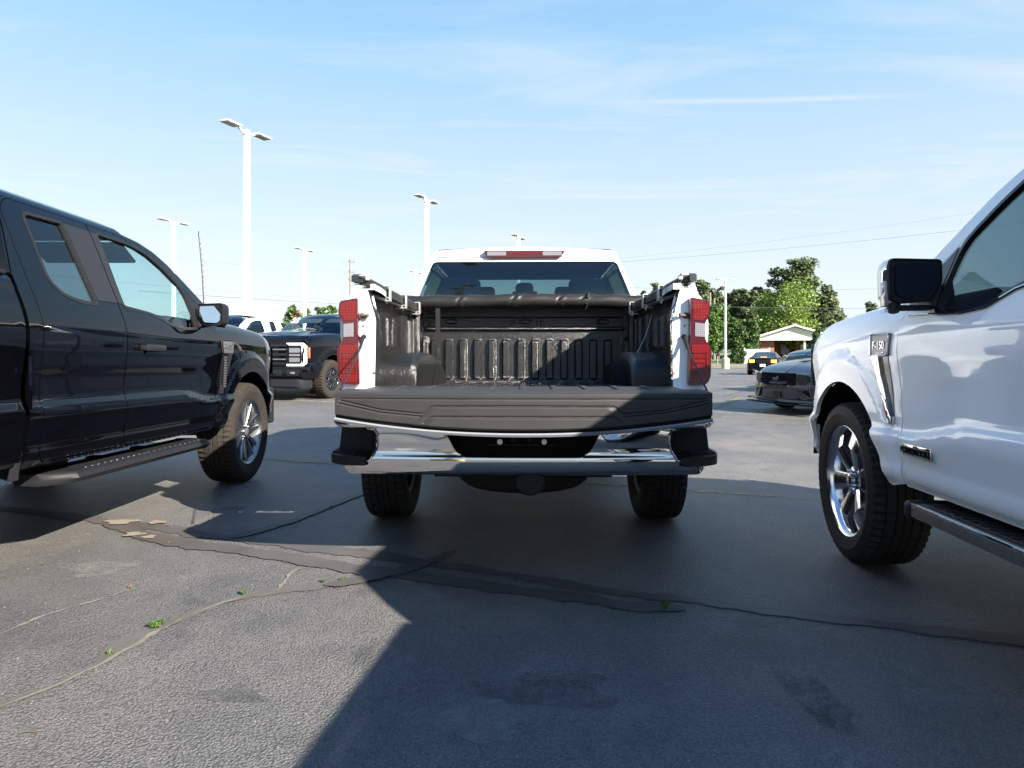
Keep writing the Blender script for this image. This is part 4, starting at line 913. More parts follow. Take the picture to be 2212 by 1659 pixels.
        # wheel arch liners
        for yw in (0.0, B.rear):
            b = MB(); w2 = B.W-.045
            b.grid(lambda u, v_: (w2-.42*v_, yw+(B.Ra+.01)*math.cos(math.pi*(1.0-1.0*u))*.98, B.wz+.07+(B.Ra-.06)*math.sin(math.pi*(1.0-1.0*u))), 26, 3)
            b.face([(w2-.42, yw+(B.Ra+.01)*math.cos(math.pi*(1.0-1.0*i/25)), B.wz+.07+(B.Ra-.06)*math.sin(math.pi*(1.0-1.0*i/25))) for i in range(26)])
            b.build('arch_liner', 'liner', root, mirror=sd_ < 0)
    # bonnet, from centre to the fender join
    b = MB(); W = B.W
    def hood(u, v_):
        s_ = 2*v_-1; st_ = -.60+.27*(1-s_*s_); yy = st_+u*(.90-st_)
        p = B.fender(np.array([yy]), np.array([1.46+(1-abs(s_))*.64]))[0]
        bulge = .022*float(ss((.52-abs(p[0]))/.10))*float(ss((.75-yy)/.3)) if P.get('dome', True) else 0
        return (math.copysign(p[0], s_) if abs(s_) > 1e-6 else 0.0, yy, p[2]+.003+bulge)
    b.grid(hood, 30, 41); b.build('bonnet', paint, root)
    # roof
    b = MB()
    def roof(u, v_):
        s_ = 2*v_-1; q = abs(s_); yy0 = -1.42+.17*(1-q*q); yy = yy0+(yc+.118-yy0)*u; vv = 1.852+(1-q)*.798
        p = B.cab(np.array([yy]), np.array([vv]))[0]; dp = (.018*float(ss(1-u/.18))+.014*float(ss(1-(1-u)/.12)))*min(1, (1-q)*5); return (math.copysign(p[0], s_) if q > 1e-6 else 0.0, yy, p[2]-dp)
    b.grid(roof, 24, 33); rf = b.build('roof', paint, root)
    b = MB(); b.grid(lambda u, v_: ((W-.265)*(2*v_-1), -1.31+(yc+.1+1.31)*u, P.get('liner_z', 1.785)), 3, 3); b.build('headliner', 'interior_grey', root)
    for sx in ((-.38, .38) if P.get('visor', True) else ()): b = MB(); b.box((sx, -1.215, 1.725), (.60, .20, .02), .008, M=rot('X', R(-30))); b.build('sun_visor', 'interior_grey', root)
    # windscreen: bottom follows the bonnet, sides the pillars
    PL = [(y, v) for y, v in APL]
    pl = [tuple(B.cab(np.array([y-.0]), np.array([v]))[0]) for y, v in PL]
    def wind(u, v_):
        s_ = 2*v_-1; k = u*(len(pl)-1); i = min(int(k), len(pl)-2); f = k-i
        e = Vector(pl[i]).lerp(Vector(pl[i+1]), f); q = 1-s_*s_
        return (e.x*s_, e.y+q*(.22-.05*u)-0.0, e.z+(.012+.075*u)*q)
    b = MB(); b.grid(lambda u, v_: wind(.015+.97*u, .045+.91*v_), 16, 25); b.build('windscreen', P.get('glass_w', 'glass'), root)
    b = MB()
    for v0, v1 in ((0, .05), (.95, 1)): b.grid(lambda u, v_: wind(u, v0+(v1-v0)*v_), 16, 4)
    b.build('windscreen_pillar', paint, root)
    b = MB(); b.grid(lambda u, v_: (lambda a: (a[0], a[1]+.02+.14*(1-u)*0+.16*u, a[2]-.012-.01*u))(wind(0.0, v_)), 3, 25); b.build('cowl', 'plastic', root)
    # cab back
    if P.get('cab_back', True):
        zs = [.75, 1.05, 1.40, 1.42, 1.60, 1.74, 1.80, 1.86]
        ring = [tuple(B.cab(np.array([yc]), np.array([v]))[0]) for v in zs]; xr = [(p[0]-.004, p[2]) for p in ring]+[(.45, 1.885), (0, 1.90)]
        olb = [(x, z) for x, z in xr]+[(-x, z) for x, z in xr[-2::-1]]
        S = lambda x, z: np.stack([x, yc+.0*x+.12*ss((z-1.40)/.5), z], -1)
        wb_, wt_ = P.get('rw', (.78, .68)); wn = rnd([(-wb_, 1.43), (wb_, 1.43), (wt_, 1.775), (-wt_, 1.775)], .04, 4)
        skin('cab_back', olb, [wn], S, paint, root, .1, .06, 0.02, 1, rimdir=(0, -1, 0)); skin('rear_window', wn, [], lambda x, z: S(x, z)+np.array([0, .008, 0]), P.get('glass_b', 'glass_dark'), root, .2, .1, 0, 1)
    # underbody, interior
    b = MB(); b.box((0, (yf+yc)/2, .56), (W*2-.22, yf-yc-.05, .10)); b.box((0, (ye+.9)/2-.0, .58), (.9, .9-ye-.25, .16)); b.box((0, .1, .78), (W*2-.85, 1.1, .45)); b.build('chassis', 'void', root)
    b = MB(); b.tube([(-.80, B.rear, B.wz), (.80, B.rear, B.wz)], .045, 10); b.tube([(-.80, 0, B.wz), (.80, 0, B.wz)], .035, 8); b.build('axle', 'rust', root)
    b = MB(); b.box((0, -.80, 1.20), (W*2-.34, .42, .26), .07); b.box((0, -1.2, .95), (.34, 1.0, .3), .05); b.build('dashboard', 'interior', root)
    b = MB(); b.box((0, (yf+yc)/2, .66), (W*2-.24, yf-yc-.1, .06)); b.build('cab_floor', 'interior', root)
    for sx in (-.42, .42):
        b = MB(); b.box((sx, yb+.10, .92), (.52, .50, .18), .06, 3); b.box((sx, yb-.16, 1.22), (.50, .15, .60), .06, 3, M=rot('X', R(8))); s_ = b.build('front_seat', P.get('seat', 'interior'), root)
        b = MB(); b.box((sx, yb-.23, 1.585), (.27, .10, .17), .04, 3); b.tube([(sx-.06, yb-.22, 1.46), (sx-.06, yb-.23, 1.55)], .008, 6); b.tube([(sx+.06, yb-.22, 1.46), (sx+.06, yb-.23, 1.55)], .008, 6); b.build('headrest', P.get('seat', 'interior'), s_)
    b = MB(); b.box((0, yc+.42, .92), (1.5, .45, .18), .06, 3); b.box((0, yc+.20, 1.20), (1.5, .14, .52), .05, 3)
    bs_ = b.build('rear_seat', P.get('seat', 'interior'), root)
    for sx, hw in ((-.54, .34), (.0, .15), (.54, .34)) if P.get('centre_rest', True) else ((-.48, .26), (.48, .26)): b = MB(); b.box((sx, yc+.22, 1.535), (hw, .10, .22 if hw > .2 else .16), .04, 3); b.build('headrest', P.get('seat', 'interior'), bs_)
    b = MB(); c = Vector((-.42, -1.08, 1.17)); rr = .185
    pts = [c+Vector((rr*math.cos(a), rr*math.sin(a)*-.42, rr*math.sin(a)*.9)) for a in [2*math.pi*i/28 for i in range(29)]]; b.tube(pts, .014, 6, caps=False); b.tube([c+Vector((-rr, 0, 0)), c+Vector((rr, 0, 0))], .014, 6); b.tube([c, c+Vector((0, .25, -.08))], .03, 6); b.build('steering_wheel', 'interior', root)
    b = MB(); b.box((0, -1.28, 1.66), (.26, .03, .075), .012); b.tube([(0, -1.27, 1.69), (0, -1.20, 1.76)], .012, 6); b.build('rear_view_mirror', 'interior', root)
    # wheels
    if P.get('wheels', True):
        st = P.get('wheel', 'five'); Rt, Rr, tw_ = P.get('Rt', .415), P.get('Rr', .262), P.get('tw', .28); xt = P.get('track', .865)
        for sd_ in (1, -1):
            for yw in (0.0, B.rear):
                wheel(root, (sd_*xt, yw, Rt-.002), sd_, st, Rt, Rr, tw_, P.get('steer', 0) if yw == 0 else 0, P.get('tyre_m', 'rubber'), spin=P.get('spin', .3))
    # simple tailgate and rear bumper for trucks whose rear is out of sight
    if P.get('simple_rear', True) and P.get('bed', True):
        b = MB(); b.box((0, ye+.03, 1.10), (1.66, .08, .55), .02); b.build('tailgate', paint, root)
        b = MB(); b.box((0, ye-.10, .66), (1.92, .22, .20), .05, 3); b.build('rear_bumper', P.get('bumper', 'chrome'), root)
        b = MB(); b.box((0, (ybs+ye)/2, .86), (W*2-.34, ybs-ye-.05, .04)); b.box((0, ybs-.03, 1.12), (W*2-.34, .03, .52)); b.build('bed_floor', 'bedliner', root)
        for sx in (-1, 1): b = MB(); b.box((sx*(W-.11), ye-.0, 1.12), (.13, .05, .42), .02); b.build('tail_light', 'red', root)
    # front end
    if P.get('simple_front', True):
        W2 = W-.16
        b = MB(); b.grid(lambda u, v_: ((W-.13)*(2*v_-1), .925-.17*abs(2*v_-1)**3, .72+u*.47), 8, 21); b.build('grille', 'gloss_black', root)
        b = MB()
        for k in range(4): b.tube([((W-.2)*t, .945-.17*abs(t)**3, .80+k*.11) for t in [i/10-1 for i in range(21)]], .018, 6)
        b.build('grille_bar', P.get('bumper', 'chrome'), root)
        for sx in (-1, 1):
            b = MB(); b.grid(lambda u, v_: (sx*(W-.36+.30*v_-.03), .93-.23*v_**2, .90+u*.26), 6, 8); b.build('headlight', 'lamp_lens', root)
        b = MB()
        sec = [(.0, .48), (.05, .50), (.07, .60), (.06, .70), (.0, .745), (-.05, .745)]
        def bump_(u, v_):
            t = 2*v_-1; k = u*(len(sec)-1); i = min(int(k), len(sec)-2); f = k-i; dy = sec[i][0]*(1-f)+sec[i+1][0]*f; z = sec[i][1]*(1-f)+sec[i+1][1]*f
            a = abs(t); x = (W-1.015)+math.copysign(float(np.interp(a, [0, .5, .7, .8, .88, .94, 1], [0, .50, .69, .79, .865, .905, .925])), t); yy = float(np.interp(a, [0, .5, .7, .8, .88, .94, 1], [.92, .90, .85, .78, .68, .60, .50]))
            return (x+math.copysign(dy*.5*(a > .88), t), yy+dy*(1-.6*(a > .88)), z)
        b.grid(bump_, 11, 61); b.build('front_bumper', P.get('bumper', 'chrome'), root)
    WARP[0] = None
    return B
def _pn(poly):
    n = len(poly); A = sum(poly[i-1][0]*poly[i][1]-poly[i][0]*poly[i-1][1] for i in range(n)); sg = 1 if A > 0 else -1; out = []
    for i in range(n):
        a = Vector(poly[i-1]); p = Vector(poly[i]); c = Vector(poly[(i+1) % n]); d1 = (p-a); d2 = (c-p)
        if d1.length < 1e-9: d1 = d2
        if d2.length < 1e-9: d2 = d1
        d1 = d1.normalized(); d2 = d2.normalized(); n1 = Vector((d1.y, -d1.x))*sg; n2 = Vector((d2.y, -d2.x))*sg; m = n1+n2
        m = m/max(.6, m.length_squared/2) if m.length > 1e-6 else n1; out.append((m.x, m.y))
    return out
def _shr(poly, d):
    """shrink (d>0) or grow (d<0) a polygon"""
    return [(p[0]-n[0]*d, p[1]-n[1]*d) for p, n in zip(poly, _pn(poly))]
# ------------------------------------------------------------------ running boards
def board(root, W, side, y0, y1, z, style, rk):
    WARP[0] = rake(rk); x0, x1 = W-.25, W+.012
    if style == 'black':
        b = MB(); sec = [(x0, z-.02), (x0, z+.005), (x1-.035, z+.005), (x1-.012, z-.006), (x1, z-.028), (x1-.03, z-.055), (x0+.04, z-.05)]
        b.loft([[(x, y0+.0, zz) for x, zz in sec], [(x, y1, zz) for x, zz in sec]]); o = b.build('running_board', 'plastic', root, mirror=side < 0, ang=25)
        b = MB(); b.loft([[(x, y1, zz) for x, zz in sec], [(x-.02-.5*(x-x0)*0, y1+.09, zz*.97+.012) for x, zz in [((p[0]-x0)*.55+x0, p[1]) for p in sec]]]); b.build('end_cap', 'plastic', o, mirror=side < 0); b = MB(); b.loft([[(x, y0, zz) for x, zz in sec], [((x-x0)*.9+x0-.01, y0-.04, zz) for x, zz in sec], [((x-x0)*.55+x0-.01, y0-.10, zz-.002) for x, zz in sec]]); b.build('end_cap', 'plastic', o, mirror=side < 0)
        b = MB()
        for seg in ((y0+.12, y0+.72), (y1-.75, y1-.05)):
            for k in range(7): b.box(((x1-.155)+k*.016, (seg[0]+seg[1])/2, z+.008), (.007, seg[1]-seg[0], .006))
        b.build('tread_strip', 'plastic', o, mirror=side < 0, smooth=False)
        if side > 0:
            for seg in ((y0+.12, y0+.66), (y1-.72, y1-.08)):
                n = 11
                for k in range(n): b = MB(); b.box((x1-.045, seg[0]+(seg[1]-seg[0])*k/(n-1), z+.0075), (.012, .030, .006), .002, 1); b.build('tread_stud', 'silver', o)
    else:
        b = MB(); sec = [(x0, z-.03), (x0, z), (x1-.016, z), (x1, z-.012), (x1, z-.052), (x1-.02, z-.062), (x0+.03, z-.062)]
        b.loft([[(x, y0, zz) for x, zz in sec], [(x, y1, zz) for x, zz in sec]]); o = b.build('running_board', 'steel', root, mirror=side < 0, ang=25)
        b = MB(); b.tube([(x1-.004, y0, z-.004), (x1-.004, y1, z-.004)], .006, 8); b.build('chrome_strip', 'chrome', o, mirror=side < 0)
        b = MB(); b.box((x1-.095, (y0+y1)/2, z+.004), (.125, y1-y0-.12, .010), .003, 1)
        n = int((y1-y0-.2)/.055)
        for k in range(n): b.box((x1-.095, y0+.1+k*.055, z+.011), (.125, .020, .008), .003, 1, M=rot('Z', .35))
        b.build('tread_pad', 'plastic', o, mirror=side < 0)
        b = MB(); b.box(((x0+x1)/2-.005, y1+.035, z-.032), (x1-x0+.015, .075, .078), .022, 3); b.build('end_cap', 'plastic', o, mirror=side < 0)
    for yy in (y0+.25, (y0+y1)/2, y1-.25): b = MB(); b.box((x0-.06, yy, z-.03), (.20, .07, .03), .01); b.build('bracket', 'void', o, mirror=side < 0)
    WARP[0] = None
# ------------------------------------------------------------------ the white pickup in the centre, tailgate down
EB = -4.75
def centre_truck():
    root = thing('pickup_truck', 'white pickup in the centre with its tailgate down and rolled bed cover', 'pickup truck', (.165, 8.10, 0), R(-1.3), 'pickups parked in the lot')
    k = .0225
    def bedS(y, v):
        B = CB; x = B.low(y, np.minimum(v, 1.30))-.058*ss((-3.9-y)/.75)*(1-.5*ss((.9-v)/.3))-.05*ss((v-1.27)/.075)**1.5-.9*np.clip(v-1.345, 0, 9)
        z = np.where(v < 1.33, v, 1.33+.016*ss((v-1.33)/.03)); return np.stack([x, y+0*v, z+0*y], -1)
    global CB; CB = Body(1.03, -3.75, .50, .41)
    pickup(root, dict(W=1.03, rear=-3.75, paint='white', door_split=-1.68, door_end=-2.70, cab_end=-2.87, bed_start=-2.92, bed_end=EB, rake=k, bedS=bedS, bed_inner=False, simple_rear=False, rw=(.875, .755), glass_b='glass_rear', glass_r='glass_black', visor=False, liner_z=1.815, flat=.55, wheel='steel_dark', Rt=.405, Rr=.245, tw=.275, track=.872, tyre_m='rubber', trim='plastic', fine=False, dome=True, pillar=False))
    add = lambda b, n, m, p=root, **kw: b.build(n, m, p, warp=False, **kw)
    # ---- jambs, lights, gas struts
    inn = [(.813, 1.452), (.811, 1.405), (.797, 1.348), (.772, 1.30), (.765, 1.26), (.772, .87)]
    outr = [(.93, .87), (.943, 1.0), (.925, 1.25), (.905, 1.36), (.893, 1.43), (.876, 1.455)]
    for s in (-1, 1):
        mr = s > 0; b = MB(); b.prism([(-x, z) for x, z in inn+outr], 'y', EB, EB+.10, bev=.008, seg=2); j = add(b, 'bed_jamb', 'white', mirror=mr)
        b = MB(); b.prism([(-.772, .87), (-.764, .87), (-.758, 1.26), (-.768, 1.31), (-.79, 1.35), (-.803, 1.40), (-.806, 1.44), (-.813, 1.44), (-.811, 1.405), (-.797, 1.348), (-.772, 1.30), (-.765, 1.26)], 'y', EB+.004, EB+.06); add(b, 'jamb_edge', 'bedliner', j, mirror=mr)
        b = MB(); b.box((-.858, EB+.05, .875), (.16, .12, .04), .01); add(b, 'jamb_foot', 'white', j, mirror=mr)
        # tail light: outline read as real millimetres from the lens shape
        q = [(.945, 1.363), (.850, 1.381), (.848, 1.19), (.840, .928), (.935, .932), (.955, .97), (.958, 1.122), (.926, 1.162), (.922, 1.244), (.955, 1.292)]
        rings = []; cxx = sum(p[0] for p in q)/len(q); cz = sum(p[1] for p in q)/len(q)
        qq = rnd(q, [.015, .012, 0, .012, .02, .02, .03, .02, .02, .03], 3)
        b = MB()
        for dy, kx, e in ((.26, .975, 0), (.02, 1.0, 0), (-.022, 1.0, 0), (-.034, .992, .003), (-.038, .965, .008)):
            rings.append([(-(cxx+(x-cxx)*kx), EB+dy, cz+(z-cz)*(1-e)) for x, z in qq])
        b.loft(rings); tl = add(b, 'tail_light', 'red_dark', mirror=mr)
        def inset(name, pts, m, d=.0405, n=0):
            b = MB(); b.prism([(-x, z) for x, z in pts], 'y', EB-d, EB-.03, bev=.002); return add(b, name, m, tl, mirror=mr)
        inset('stop_lamp', [(.940, 1.350), (.862, 1.366), (.862, 1.262), (.92, 1.262), (.943, 1.30)], 'red_inner')
        inset('stop_lamp', [(.948, 1.12), (.935, 1.14), (.856, 1.14), (.852, .945), (.93, .945), (.945, .975)], 'red_inner')
        inset('reverse_lamp', [(.925, 1.243), (.872, 1.25), (.872, 1.178), (.925, 1.175)], 'clear_lens', .042)
        b = MB()
        for i in range(5): b.box((-.896, EB-.0412, .99+i*.026), (.070, .003, .004), M=None)
        b.box((-.862, EB-.0412, 1.042), (.004, .003, .115)); b.box((-.93, EB-.0412, 1.042), (.004, .003, .115))
        add(b, 'lens_rib', 'red_dark', tl, mirror=mr, smooth=False)
        b = MB(); b.tube([(-.835, EB-.002, 1.287), (-.835, EB-.012, 1.287)], .016, 14); b.tube([(-.835, EB-.012, 1.287), (-.805, EB-.020, 1.288)], [.008, .007], 10); b.tube([(-.805, EB-.020, 1.288), (-.800, EB-.021, 1.288)], .012, 10); add(b, 'striker_pin', 'rust', mirror=mr)
        b = MB(); b.tube([(-.826, EB-.006, 1.182), (-.822, EB-.02, 1.175)], .012, 10); b.tube([(-.826, EB-.012, 1.182), (-.835, EB-.05, 1.115)], [.011, .007], 8); b.tube([(-.835, EB-.05, 1.115), (-.845, EB-.36, .925)], .0045, 8); add(b, 'tailgate_cable', 'satin_grey', mirror=mr)
        b = MB(); b.tube([(-.775, EB-.001, .99), (-.775, EB-.004, .99)], .008, 8); b.tube([(-.83, EB-.001, 1.235), (-.83, EB-.004, 1.235)], .006, 8); add(b, 'jamb_plug', 'steel', mirror=mr)
        # ---- inner bed side
        def side(u, v_):
            y = EB+.03+u*(1.80); z = .87-.02*u+v_*(1.425-.87-.0*u)
            x = .872-.02*float(ss((z-1.36)/.04)); f = 0
            for (yc_, zc_, hy, hz_, d) in ((.30, 1.22, .05, .11, .02), (.52, 1.24, .05, .12, .02), (.74, 1.22, .05, .11, .02), (.96, 1.22, .05, .11, .02), (.30, 1.33, .10, .03, -.012), (.52, 1.33, .05, .03, -.012), (1.30, 1.15, .10, .22, .02), (1.56, 1.15, .08, .22, .02)):
                f += d*float(ss((hy-abs(y-EB-yc_))/.02)*ss((hz_-abs(z-zc_))/.02))
            return (-(x-f), y, z)
        b = MB(); b.grid(side, 120, 50); add(b, 'bed_inner_wall', 'bedliner', mirror=mr)
        b = MB(); b.box((-.845, EB+.92, 1.405), (.085, 1.80, .03), .01); add(b, 'bed_rail_lip', 'bedliner', mirror=mr)
        # ---- wheel housing: rounded box
        def wh(u, v_):
            a = math.pi*u; yy = EB+1.0-.47*math.cos(a)*(abs(math.cos(a))**-.35 if abs(math.cos(a)) > 1e-3 else 1); yy = max(EB+.50, min(EB+1.52, yy)); hh = .235*math.sin(a)**.45 if u not in (0, 1) else 0
            t = v_; xo = .88-.235*min(1, t*1.35) if t < .74 else .645; zz = .86+hh if t < .70 else .86+hh*(1-(t-.70)/.30)
            if .6 < t < .85: c = (t-.6)/.25; xo = .88-.235*(.81+.19*math.sin(c*math.pi/2)); zz = .86+hh*(1-.22*(1-math.cos(c*math.pi/2)))
            if t >= .85: xo = .645; zz = .86+hh*.78*(1-(t-.85)/.15)
            return (-xo-.012*(1-zz/1.1)*0, yy, zz)
        b = MB(); b.grid(wh, 40, 34); add(b, 'wheel_housing', 'bedliner', mirror=mr)
    # ---- bed floor with long ribs, headboard with upright ribs
    pit = .1145
    def tri(x, p, w_): 
        t = abs((x/p) % 1-.5)*2; return float(ss((t-w_)/.22))
    b = MB(); b.grid(lambda u, v_: ((2*u-1)*.872, EB-.0+1.83*v_, .900-.055*v_+.012*tri((2*u-1)*.872, pit, .45)), 300, 6); add(b, 'bed_floor', 'bedliner')
    def head(u, v_):
        x = (2*u-1)*.875; z = .845+v_*(1.44-.845); d = 0
        if abs(x) < .735:
            rib = tri(x+.03, pit, .42); d -= .030*rib*float(ss((z-.872)/.02)*ss((1.195-z)/.02))
        d -= .030*float(ss((.80-abs(x))/.03)*ss((z-1.262)/.012)*ss((1.290-z)/.012+.3)); d += .022*float(ss((.79-abs(x))/.02)*ss((z-1.285)/.012)*ss((1.375-z)/.012))
        for xx in (-.10, .115): d -= .014*float(ss((.016-abs(x-xx))/.008)*ss((z-1.29)/.01)*ss((1.37-z)/.01))
        for xx in (-.58, .01, .62):
            rr = math.hypot((x-xx)/.05, (z-1.335)/.022); d -= .010*float(ss((1.1-rr)/.25)-ss((.8-rr)/.25))
        d -= .045*float(ss((abs(x)-.755)/.05)*ss((1.22-z)/.05)); d -= .03*float(ss((.90-z)/.05))
        return (x, -2.955+d, z)
    b = MB(); b.grid(head, 420, 130); add(b, 'bed_headboard', 'bedliner')
    for s in (-1, 1): b = MB(); b.box((s*.84, -3.02, 1.13), (.06, .10, .55), .02, 2); b.box((s*.86, -3.10, 1.10), (.04, .10, .50), .015); add(b, 'bed_corner_post', 'bedliner')
    b = MB(); rn = random.Random(9)
    for i in range(34):
        x = rn.uniform(-.6, .3) if i < 26 else rn.uniform(.1, .6); y = rn.uniform(-3.3, -3.0); s_ = rn.uniform(.005, .012); z = .872
        b.face([Vector((x, y, z))+rot('Z', rn.uniform(0, 6))@Vector(p) for p in ((-s_, 0, 0), (0, -s_*.5, .006), (s_, 0, 0.002), (0, s_*.5, .008))])
    o = add(b, 'dry_leaves', 'leaf_litter', smooth=False, fix=False); o['kind'] = 'stuff'
    # ---- tailgate lying open
    TW = .822; yr_ = EB-.53
    zb = lambda x: .762+.062*abs(x/TW)**2.1
    bow = lambda x: -.045*(1-(x/TW)**2)
    tg = None
    b = MB(); b.loft([[(x, EB-.015, .80), (x, EB-.015, .895), (x, yr_+bow(x)+.03, .915), (x, yr_+bow(x)+.02, zb(x)+.01), (x, yr_+.15, zb(x)-.012), (x, EB-.1, .79)] for x in [TW*(i/10-1) for i in range(21)]]); tg = add(b, 'tailgate', 'white', ang=50)
    def ridge(x, z):
        """embossed lines of the plastic cap"""
        h = 0; ax = abs(x); top = .925
        L1 = top-.028; h -= .004*math.exp(-((z-L1)/.0030)**2)*(ax < .80)
        def pl(pts, sgn, wd=.0032, amp=.005):
            nonlocal h
            for (x0, z0), (x1, z1) in zip(pts, pts[1:]):
                if x0-.01 <= ax <= x1+.01:
                    dx, dz = x1-x0, z1-z0; t = max(0, min(1, ((ax-x0)*dx+(z-z0)*dz)/(dx*dx+dz*dz))); d = math.hypot(ax-x0-t*dx, z-z0-t*dz); h = h if abs(h) > amp*math.exp(-(d/wd)**2) else sgn*amp*math.exp(-(d/wd)**2)
        pl([(0, .868), (.385, .866), (.40, .862), (.425, .838), (.44, .834)], -1); pl([(.44, .834), (.62, .850), (.80, .890)], -1)
        pl([(0, .822), (.385, .822), (.40, .818), (.425, .795)], -1); pl([(.44, .822), (.62, .838), (.805, .876)], -1)
        ex = .385+max(0, .866-z)*1.3; ex2 = .39+max(0, .822-z)*1.0
        if ax < ex and z < .866: h += .006*float(ss((.866-z)/.006)*ss((ex-ax)/.030))
        if ax < ex2 and z < .820: h += .007*float(ss((.820-z)/.006)*ss((ex2-ax)/.030))
        return h
    def cap(u, v_):
        x = (2*u-1)*TW; z0, z1 = zb(x), .925; z = z0+(z1-z0)*v_; r = .012
        y = yr_+bow(x)-ridge(x, z)+r*float(ss((v_-.93)/.07))**2+r*float(ss((.06-v_)/.06))+.010*(v_ > .90)*0
        return (x, y, z)
    b = MB(); b.grid(cap, 420, 84); b.loft([[(x, yr_+bow(x)+.012, .925), (x, yr_+bow(x)+.05, .931), (x, yr_+bow(x)+.16, .931), (x, yr_+bow(x)+.18, .916)] for x in [TW*(i/10-1)*.985 for i in range(21)]], closed=False, caps=False)
    for s in (-1, 1): b.prism([(yr_+.0, .826), (yr_+.0, .924), (yr_+.12, .93), (yr_+.12, .83)], 'x', s*(TW-.004), s*TW)
    add(b, 'tailgate_cap', 'plastic_grey', tg, ang=60)
    b = MB(); b.loft([[(x, yr_+bow(x)+.010, zb(x)-.001), (x, yr_+bow(x)+.012, zb(x)-.012), (x, yr_+bow(x)+.05, zb(x)-.012), (x, yr_+bow(x)+.05, zb(x)-.001)] for x in [TW*(i/20-1)*.998 for i in range(41)]]); add(b, 'gap_strip', 'liner', tg)  # black strip standing in for the dark gap below the cap
    b = MB(); b.loft([[(x, yr_+bow(x)+.006, zb(x)-.011), (x, yr_+bow(x)+.000, zb(x)-.017), (x, yr_+bow(x)+.006, zb(x)-.027), (x, yr_+bow(x)+.05, zb(x)-.029), (x, yr_+bow(x)+.05, zb(x)-.011)] for x in [TW*(i/20-1)*1.004 for i in range(41)]]); add(b, 'tailgate_edge', 'silver_paint', tg)
    b = MB(); b.box((0, EB-.23, .915), (1.52, .36, .02), .006); 
    for i in range(9): b.box((-.6+i*.15, EB-.23, .927), (.03, .32, .008), .003)
    add(b, 'tailgate_liner', 'plastic_grey', tg)
    # ---- rear bumper
    yB = EB-.235
    pz = smooth_table([.470, .488, .500, .512, .525, .545, .565, .580, .585, .590, .595, .600, .605, .612, .635, .66, .70, .76, .82], [.080, .045, .022, .010, .003, -.002, -.004, -.0042, -.0035, -.0018, .0002, .0022, .0040, .0052, .0050, .0015, .0005, .003, .008])
    def SB(x, z):
        x = np.asarray(x, float); z = np.asarray(z, float); a = np.abs(x)
        y = yB+pz(z)*(1-.5*ss((a-.70)/.2))+.055*(a/.95)**2+.16*ss((a-.80)/.17)**2
        y = y+.006*np.sin(a*9+z*14)*ss((z-.61)/.03)*ss((a-.33)/.1)*.35
        return np.stack([x, y, z], -1)
    flipS = lambda x, z: SB(x, z)
    rec = rnd([(-.40, .765), (-.325, .622), (-.285, .594), (.285, .594), (.325, .622), (.40, .765)], [.0, .03, .03, .03, .03, 0], 4)
    ob = [(-.86, .503), (.86, .503), (.90, .53), (.905, .548), (.80, .550), (.745, .575), (.712, .635), (.706, .70), (.722, .722), (.76, .73), (.93, .735), (.93, .775), (-.93, .775), (-.93, .735), (-.76, .73), (-.722, .722), (-.706, .70), (-.712, .635), (-.745, .575), (-.80, .550), (-.905, .548), (-.90, .53)]
    bp = skin('rear_bumper', ob, [rec], flipS, 'chrome', root, .022, .012, .012, 1, warp=False, rimdir=(0, -1, 0))
    b = MB(); b.prism([(-.43, .78), (-.33, .615), (-.285, .585), (.285, .585), (.33, .615), (.43, .78)], 'y', yB+.055, yB+.075); add(b, 'plate_recess', 'liner', bp)
    b = MB(); b.prism(rec, 'y', yB+.01, yB+.06); 
    b2 = MB()
    for (x0, z0), (x1, z1) in zip(rec, rec[1:]): b2.face([(x0, yB-.006, z0), (x1, yB-.006, z1), (x1*1.02, yB+.056, z1-.004), (x0*1.02, yB+.056, z0-.004)])
    b.bm.free(); add(b2, 'recess_wall', 'plastic', bp)
    for sx in (-.112, .104):
        b = MB(); b.tube([(sx, yB+.054, .662), (sx, yB+.040, .662)], .013, 16); b.tube([(sx, yB+.040, .662), (sx, yB+.034, .662)], .007, 6); add(b, 'plate_screw', 'clamp', bp)
    b = MB()
    for (x0, z0, w_, h_) in ((-.02, .70, .05, .03), (.03, .69, .02, .06), (-.05, .68, .02, .04), (.0, .645, .35, .008)): b.box((x0, yB+.053, z0), (w_, .006, h_), .001)
    add(b, 'plate_bracket', 'plastic', bp)
    b = MB(); b.loft([[(x, yB+.05+.055*(x/.95)**2+.20*float(ss((abs(x)-.80)/.15))**2, .775), (x, yB+.10+.055*(x/.95)**2+.20*float(ss((abs(x)-.80)/.15))**2, .79), (x, yB+.30, .80), (x, yB+.30, .77)] for x in [.89*(i/12-1) for i in range(25)]]); add(b, 'bumper_top_pad', 'plastic', bp)
    b = MB(); b.box((0, yB+.12, .63), (1.5, .10, .16)); add(b, 'bumper_beam', 'void', bp)
    for s in (-1, 1):
        mr = s < 0
        b = MB()   # step pocket: back wall, inner wall, tread shelf that juts out at the corner
        b.prism([(.70, .56), (.70, .73), (.93, .735), (.945, .60), (.93, .56)], 'y', yB+.20, yB+.23)
        b.prism([(yB+.065, .60), (yB+.055, .72), (yB+.22, .73), (yB+.22, .60)], 'x', .712, .730)
        b.prism([(.715, .72), (.715, .735), (.94, .742), (.94, .725)], 'y', yB+.24, yB+.28)
        pp = [(.70+.245*i/14, .747+.004*i/14) for i in range(15)]; q_ = MB(); q_.tube([(x, float(SB(np.array([x]), np.array([.75]))[0][1])-.012-.05*(i/14)**2, z) for i, (x, z) in enumerate(pp)], [.019]*13+[.016, .010], 10); add(q_, 'trim_bar', 'chrome', bp, mirror=mr)
